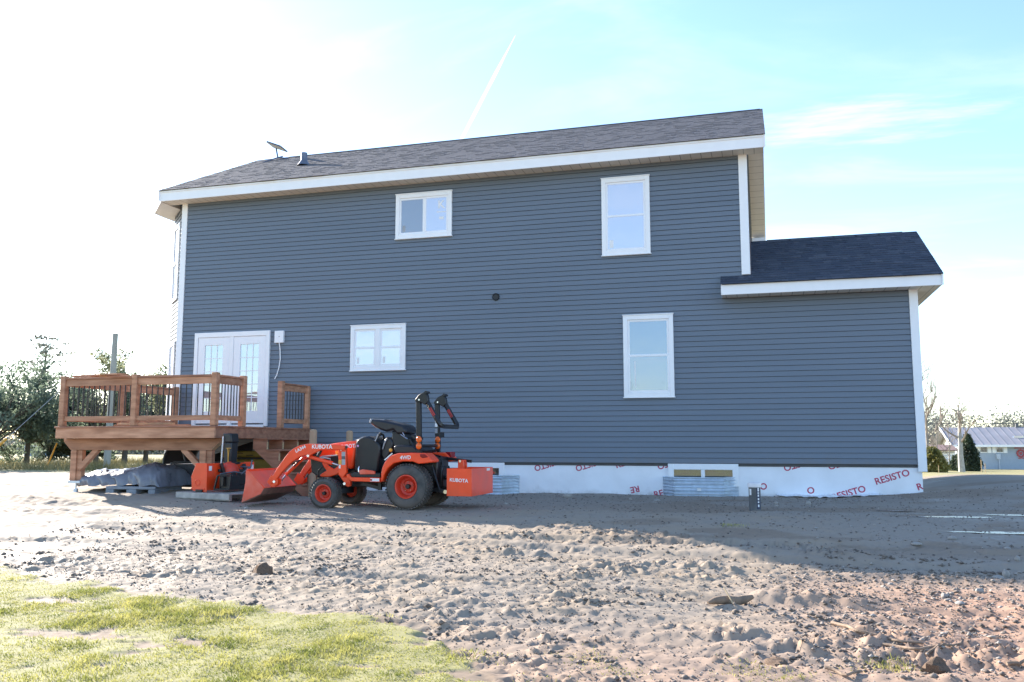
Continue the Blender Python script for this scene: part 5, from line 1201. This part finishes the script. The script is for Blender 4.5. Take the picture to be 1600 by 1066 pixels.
q = nq(1559.5, 713.5, NY); MB().box(q[0]-.14, q[0]+.14, NY-.15, NY, q[2]-.2, q[2]+.2).build('meter_box', M('meter_grey', (.5, .55, .62), .5), nb); MB().tube([(q[0]+.05, NY-.08, q[2]-.2), (q[0]+.05, NY-.08, zb)], .035, 6).build('conduit', MATS['meter_grey'], nb)
q = nq(1595, 708.5, NY)
em = MB()
for t in np.linspace(0, 2*math.pi, 13)[:-1]: em.ball((q[0]+.24*math.cos(t), NY-.04, q[2]+.24*math.sin(t)), .09, .03, .09, 6, 4)
em.box(q[0]-.42, q[0]+.42, NY-.05, NY-.02, q[2]+.36, q[2]+.44).box(q[0]-.2, q[0]+.2, NY-.05, NY-.02, q[2]-.40, q[2]-.33).ball((q[0], NY-.04, q[2]), .11, .03, .11, 8, 5); em.build('wall_ornament', M('ornament_red', (.42, .09, .10), .6), nb)
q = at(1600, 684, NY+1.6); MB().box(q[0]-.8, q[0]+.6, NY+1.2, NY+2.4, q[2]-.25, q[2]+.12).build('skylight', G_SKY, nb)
q = at(1589, 667, ryy); MB().tube([(q[0], ryy, rzz-.1), (q[0], ryy, rzz+.3)], .14, 8).build('roof_vent', PIPEM, nb)
# board-and-batten shed beside it
shx0, shx1 = at(1461, 720, 50)[0], at(1493, 720, 50)[0]
shd = thing('white_shed', ((shx0+shx1)/2, 50, at(1475, 735, 50)[2]), 'white lap-sided shed with a brown roof edge left of the bungalow', 'shed')
zt_, zb_ = at(1475, 703, 50)[2], at(1475, 737, 50)[2]-.5
MB().box(shx0, shx1, 50, 54, zb_, zt_).build('wall', WHITE, shd, smooth=False)
g_ = MB()
for k in range(5): g_.box(shx0, shx1, 49.97, 50, zb_+.9+(zt_-zb_-.9)*k/5, zb_+.95+(zt_-zb_-.9)*k/5)
g_.build('siding_lines', M('grey_line', (.45, .48, .55), .6), shd, smooth=False)
MB().prism([(shx0-.2, 49.6, zt_), (shx0-.2, 52, zt_+.35), (shx0-.2, 54.4, zt_), (shx0-.2, 54.4, zt_-.08), (shx0-.2, 49.6, zt_-.08)], (shx1-shx0+.4, 0, 0)).build('roof', M('brown_roof', (.22, .14, .12), .7), shd, smooth=False)
tkx = at(1488, 730, 44)[0]; tkz = at(1488, 737, 44)[2]
o = MB().box(tkx-.35, tkx+.35, 43.7, 44.3, tkz-.2, tkz+.62).build('propane_cabinet', VINYL, None, .06); moved(o, (tkx, 44, tkz)); tag(o, 'small white cabinet in front of the white shed', 'cabinet')
o = MB().box(at(1469, 720, 42)[0]-.07, at(1469, 720, 42)[0]+.07, 41.93, 42.07, at(1469, 740, 42)[2], at(1469, 703, 42)[2]).build('fence_post', PIPEM, None); moved(o, (at(1469, 720, 42)[0], 42, at(1469, 740, 42)[2])); tag(o, 'dark wooden post standing in front of the white shed', 'post')
# clipped cedars
def shrub(px, Y, H, R_, seed, mat, label, pw=.5, n=1600, size=.06):
    rg = np.random.default_rng(seed); x = XY(px, Y); z = at(px, 738, Y)[2]-.05
    t_ = thing('cedar_shrub', (x, Y, z), label, 'shrub', 'cedar shrubs'); MB().tube([(x, Y, z-.1), (x, Y, z+H*.7)], [.08, .03], 6, False).build('stem', BARK, t_)
    u = rg.random(n)**.8; az = rg.uniform(0, 2*math.pi, n); zz = u*H; r = R_*(1-u**1.6)**pw*(.80+.22*rg.random(n)); r = r*(1-.25*(1-np.clip(u*5, 0, 1)))
    lump = 1+.12*np.sin(az*3+u*7)+.08*np.sin(az*7-u*13)
    c = np.stack([x+np.cos(az)*r*lump, Y+np.sin(az)*r*lump, z+zz], -1); leaves('foliage', c, 7, .06, size, mat, t_, rg, .9, org=(x, Y, z))
shrub(1457, 28, 1.12, .62, 1, CEDL, 'rounded yellow-green cedar shrub beside the house corner', .5)
shrub(1514, 36, 2.05, .62, 2, CEDD, 'dark cone-shaped cedar in front of the bungalow', .9)
shrub(1496, 40, 1.0, .4, 3, CEDD, 'small dark cedar between the shed and the bare tree', .7, 700)
# bare trees
def bare(px, Y, H, seed, label, tr, depth=3, lean=(0, 0, 1), n=9, trunk=.35, mat=PALEBARK, top=True):
    rg = np.random.default_rng(seed); x = XY(px, Y); z = at(px, 739, Y)[2]-.1
    t_ = thing('bare_tree', (x, Y, z), label, 'tree', 'leafless trees on the right'); mb = MB()
    pts = [np.array((x, Y, z))]; 
    for k in range(7): pts.append(pts[-1]+np.array((rg.normal(0, .05)*H/7+lean[0]*H/7, rg.normal(0, .05)*H/7, H/7*.95)))
    rs = [tr*(1-.82*k/7) for k in range(8)]; mb.tube(pts, rs, 8, False)
    mb.build('trunk', mat, t_); mb = MB()
    for k in range(n):
        f = trunk+(1-trunk)*(k+rg.random()*.6)/n; i0 = min(6, int(f*7)); q = pts[i0]+(pts[i0+1]-pts[i0])*(f*7-i0); az = rg.uniform(0, 2*math.pi)
        branches(mb, q, (math.cos(az)*.8, math.sin(az)*.8, .75), H*(.14+.30*(1-f)), rs[i0]*.5, depth-1, rg, .38, None, .22, (2, 4), .66, 4)
    mb.build('branches', TWIG, t_)
bare(1447, 30, 5.9, 3, 'tall slender leafless tree close to the house corner', .085, 4, n=15, trunk=.28)
bare(1503, 32, 3.7, 5, 'leafless tree with a pale trunk in front of the bungalow', .17, 4, n=9, trunk=.42, mat=M('pale_grey_bark', (.36, .35, .33), .9, var=.25, scale=7, bump=.4))
bare(1470, 38, 3.0, 8, 'low leafless tree behind the rounded cedar', .06, 4, n=12, trunk=.15)
bare(1484, 46, 3.6, 12, 'twiggy leafless tree in front of the far woods', .06, 4, n=12, trunk=.2)
# stakes in the grass
for k, (px, py, hh, lab) in enumerate(((1534, 738, .55, 'taller thin wooden stake in the grass before the bungalow'), (1540, 739, .42, 'shorter thin wooden stake right of the taller one'), (1467, 738, .30, 'short pale stake at the foot of the rounded cedar'))):
    q = at(px, py, 26); o = MB().box(q[0]-.012, q[0]+.012, 25.99, 26.01, q[2]-.2, q[2]+hh).build('stake', PINE, None); moved(o, q); tag(o, lab, 'stake', 'survey stakes')
# overhead wires
for k, (ya, yb, lab) in enumerate(((659.5, 654.5, 'lowest and thickest overhead cable across the right-hand sky'), (637.5, 635, 'upper overhead wire across the right-hand sky'), (646, 645, 'faint overhead wire between the other two'))):
    a_ = at(1380, ya, 40); b_ = at(1800, yb-4, 40); pts = [a_+(b_-a_)*u-np.array((0, 0, .25*math.sin(math.pi*u))) for u in np.linspace(0, 1, 20)]
    o = MB().tube(pts, (.022, .010, .006)[k], 5).build('overhead_wire', PIPEM, None); moved(o, a_); tag(o, lab, 'wire', 'overhead wires on the right')

# ------------------------------------------------------------------ loose things on the ground
def rock_mesh(name, seed, mat, lump=.35, n=14, m_=9):
    b = MB().ball((0, 0, 0), 1, 1, 1, n, m_); v = np.array(b.v); f_ = fbm(v[:, 0]*1.4+seed*5+9, v[:, 1]*1.4+v[:, 2]*1.1+seed*3+9, seed, 4, .6)
    v = v*(1+lump*2*(f_-.5))[:, None]; b.v = [tuple(q) for q in v]; o = b.build(name, mat, None); return o
def ground_hit(px, py):
    d = ray(px, py); lo, hi = 1.5, 60.
    for s in np.linspace(1.5, 60, 600):
        q = CAM+d*s
        if q[2] < gzf(q[0], q[1]): hi = s; break
        lo = s
    for _ in range(18):
        mdl = (lo+hi)/2; q = CAM+d*mdl
        if q[2] < gzf(q[0], q[1]): hi = mdl
        else: lo = mdl
    return CAM+d*hi
def place_rock(px, py, wpx, hpx, seed, mat, name, label, cat, group, lump=.35):
    q = ground_hit(px, py); dep = float((q-CAM)@FWD); w_ = wpx/F*dep/2; h_ = hpx/F*dep*.62
    o = rock_mesh(name, seed, mat, lump); o.location = q+np.array((0, 0, h_*.25)); o.scale = (w_, w_*.8, h_); o.rotation_euler = (0, 0, seed*1.3); tag(o, label, cat, group); return o
place_rock(410, 900, 36, 26, 3, CLOD, 'earth_clod', 'largest brown clod, lying alone on the mud above the lawn', 'clod', 'earth clods', .6)
place_rock(1465, 1052, 42, 30, 5, CLOD, 'earth_clod', 'brown clod at the bottom right edge of the picture', 'clod', 'earth clods', .6)
place_rock(1212, 1040, 44, 14, 6, CLOD, 'earth_clod', 'mossy clod in the bottom mud beside the channel', 'clod', 'earth clods', .5)
RK = [(886, 777, 14, 8, 'pale rounded stone in the wall\'s shadow left of the basement window'), (985, 781, 7, 4, 'small pale stone below the wall lettering'), (1027, 783, 11, 4, 'flat pale stone beside the window well'), (1263, 788, 10, 7, 'grey stone lying right of the standpipe'),
      (1432, 851, 17, 5, 'flat pale stone in the shade left of the puddles'), (1560, 906, 20, 9, 'long pale stone in the red bank, largest of its cluster'), (1572, 900, 12, 12, 'upright stone in the red bank cluster'), (1478, 933, 13, 8, 'stone on the red bank below the shadow edge'), (1500, 944, 18, 6, 'pale flat stone on the red bank, right of the other stone'),
      (1213, 791, 7, 3, 'tiny white stone behind the standpipe'), (1213, 787, 6, 4, 'tiny white chip near the foundation'), (1574, 858, 12, 5, 'pale stone in the shade near the right edge'), (1392, 914, 9, 5, 'small stone at the top of the red bank'), (1590, 875, 10, 8, 'stone at the right edge on the shadow line'),
      (1488, 842, 14, 6, 'brown-grey stone between the two puddles'), (790, 788, 8, 3, 'small flat stone in front of the ballast box'), (385, 795, 10, 4, 'pale flat stone under the bucket edge'), (1530, 925, 14, 8, 'reddish stone below the stone cluster'), (1330, 823, 6, 3, 'chip of stone in the shaded gravel'), (1275, 826, 7, 3, 'dark pebble in the shaded gravel')]
for k, (x_, y_, a_, b_, lab) in enumerate(RK): place_rock(x_, y_, a_, b_, 10+k, STONE, 'stone', lab, 'stone', 'loose stones on the ground')
# gravel: pebbles nobody could count
rg = np.random.default_rng(21)
def pebbles(n, fx, name, lab, mat, s0, s1):
    x, y = fx(n); z = gz(x, y); s = s0+(s1-s0)*rg.random(len(x))**3; n = len(x)
    ph = (1+5**.5)/2
    ico = np.array([(1, 0, 0), (-1, 0, 0), (0, 1, 0), (0, -1, 0), (0, 0, 1), (0, 0, -1)], float); fc_ = np.array([(0, 2, 4), (2, 1, 4), (1, 3, 4), (3, 0, 4), (2, 0, 5), (1, 2, 5), (3, 1, 5), (0, 3, 5)])
    a = rg.uniform(0, 2*np.pi, n); sc = np.stack([s*rg.uniform(.7, 1.4, n), s*rg.uniform(.7, 1.3, n), s*rg.uniform(.4, .8, n)], -1)
    V = ico[None]*sc[:, None]*rg.uniform(.75, 1.2, (n, 6, 1)); ca, sa = np.cos(a)[:, None], np.sin(a)[:, None]
    X = V[:, :, 0]*ca-V[:, :, 1]*sa+x[:, None]; Y = V[:, :, 0]*sa+V[:, :, 1]*ca+y[:, None]; Z = V[:, :, 2]+z[:, None]+s[:, None]*.2
    f = (fc_[None]+np.arange(n)[:, None, None]*6).reshape(-1, 3)
    me = npmesh(name, np.stack([X, Y, Z], -1).reshape(-1, 3), f, mat, 3); me.polygons.foreach_set('use_smooth', np.ones(len(f), bool))
    o = bpy.data.objects.new(name, me); col.objects.link(o); o['kind'] = 'stuff'; o['label'] = lab
PEB = bpy.data.materials.new('pebbles'); PEB.use_nodes = True; t = PEB.node_tree; q = t.nodes['Principled BSDF']; g_ = N('ShaderNodeNewGeometry', t); r_ = N('ShaderNodeValToRGB', t); L(g_.outputs['Random Per Island'], r_.inputs[0], t)
r_.color_ramp.elements[0].color = (.10, .08, .065, 1); r_.color_ramp.elements[1].color = (.36, .32, .28, 1); e = r_.color_ramp.elements.new(.6); e.color = (.22, .18, .155, 1); L(r_.outputs[0], q.inputs['Base Color'], t); q.inputs['Roughness'].default_value = .85
def f1(n): return rg.uniform(3.5, 19, n), rg.uniform(-8.5, .0, n)
def f2(n):
    x, y = rg.uniform(5, 15.8, n), rg.uniform(-13, -8, n); k = (lawn_d(x, y) < -.1) & (np.hypot(x-CAM[0], y-CAM[1]) > 2); return x[k], y[k]
def f3(n): x, y = rg.uniform(13.0, 17, n), rg.uniform(-11, -7.6, n); return x, y
pebbles(16000, f1, 'gravel', 'gravel scattered over the ground along the house', PEB, .004, .020)
pebbles(46000, f2, 'mud_crumbs', 'small stones and crumbs of earth on the mud', PEB, .003, .012)
pebbles(6000, f3, 'bank_stones', 'pebbles in the churned red bank at the lower right', PEB, .006, .026)
# crumbs of turned-up soil
CR = M('soil_crumbs', (.14, .112, .092), .95, var=.4, scale=20, c2=(.27, .225, .19), bump=.5)
def f4(n):
    x, y = rg.uniform(3.5, 15.8, n), rg.uniform(-12.8, -6.5, n); k = (lawn_d(x, y) < -.0) & (rg.random(n) < ss(fbm(x*1.5, y*3.4, 66, 4, .6), .54, .64)); return x[k], y[k]
pebbles(30000, f4, 'soil_lumps', 'lumps of turned soil scattered over the mud', CR, .004, .032)
# log and branches
l0, l1 = ground_hit(1106, 948), ground_hit(1176, 940)
lg = thing('log', l0, 'short grey dead log lying on the mud', 'log')
pts = [l0+(l1-l0)*u+np.array((0, 0, .03+.012*math.sin(u*7))) for u in np.linspace(0, 1, 7)]; MB().tube(pts, [.012, .03, .036, .04, .038, .034, .018], 10).build('bark', LOGM, lg)
MB().tube([l0+(l1-l0)*.5+np.array((-.05, 0, .13)), l0+(l1-l0)*.52+np.array((.03, -.12, -.0))], .006, 5).build('twig', PINE, lg)
for k, (pp, rr, lab) in enumerate(([((1300, 978), (1345, 990), (1400, 1006), (1440, 1012)), .014, 'long thin branch lying below the log on the red mud'], [((1380, 1012), (1440, 1018), (1478, 1014), (1500, 1008)), .011, 'crooked branch beside the long one, further right'], [((1448, 1026), (1478, 1010), (1490, 1018)), .010, 'short forked stick at the end of the branches'], [((1290, 1050), (1330, 1058), (1348, 1054)), .012, 'short pale stick at the bottom edge'], [((1575, 1050), (1600, 1035), (1640, 1025)), .013, 'stick at the bottom right corner beside the clod'])):
    hp_ = np.array([ground_hit(*q) for q in pp]); ii_ = np.linspace(0, len(hp_)-1, 18); xx_ = np.interp(ii_, range(len(hp_)), hp_[:, 0])+.02*np.sin(ii_*5); yy_ = np.interp(ii_, range(len(hp_)), hp_[:, 1])+.02*np.cos(ii_*4.); zz_ = gz(xx_, yy_); zz_ = np.convolve(np.pad(zz_, 2, 'edge'), np.ones(5)/5, 'valid'); pts = [np.array(q) for q in zip(xx_, yy_, zz_+.018)]; o = MB().tube(pts, [rr*(1-.4*i/len(pts)) for i in range(len(pts))], 6).build('branch', LOGM, None); moved(o, pts[0]); tag(o, lab, 'branch', 'broken branches on the mud')
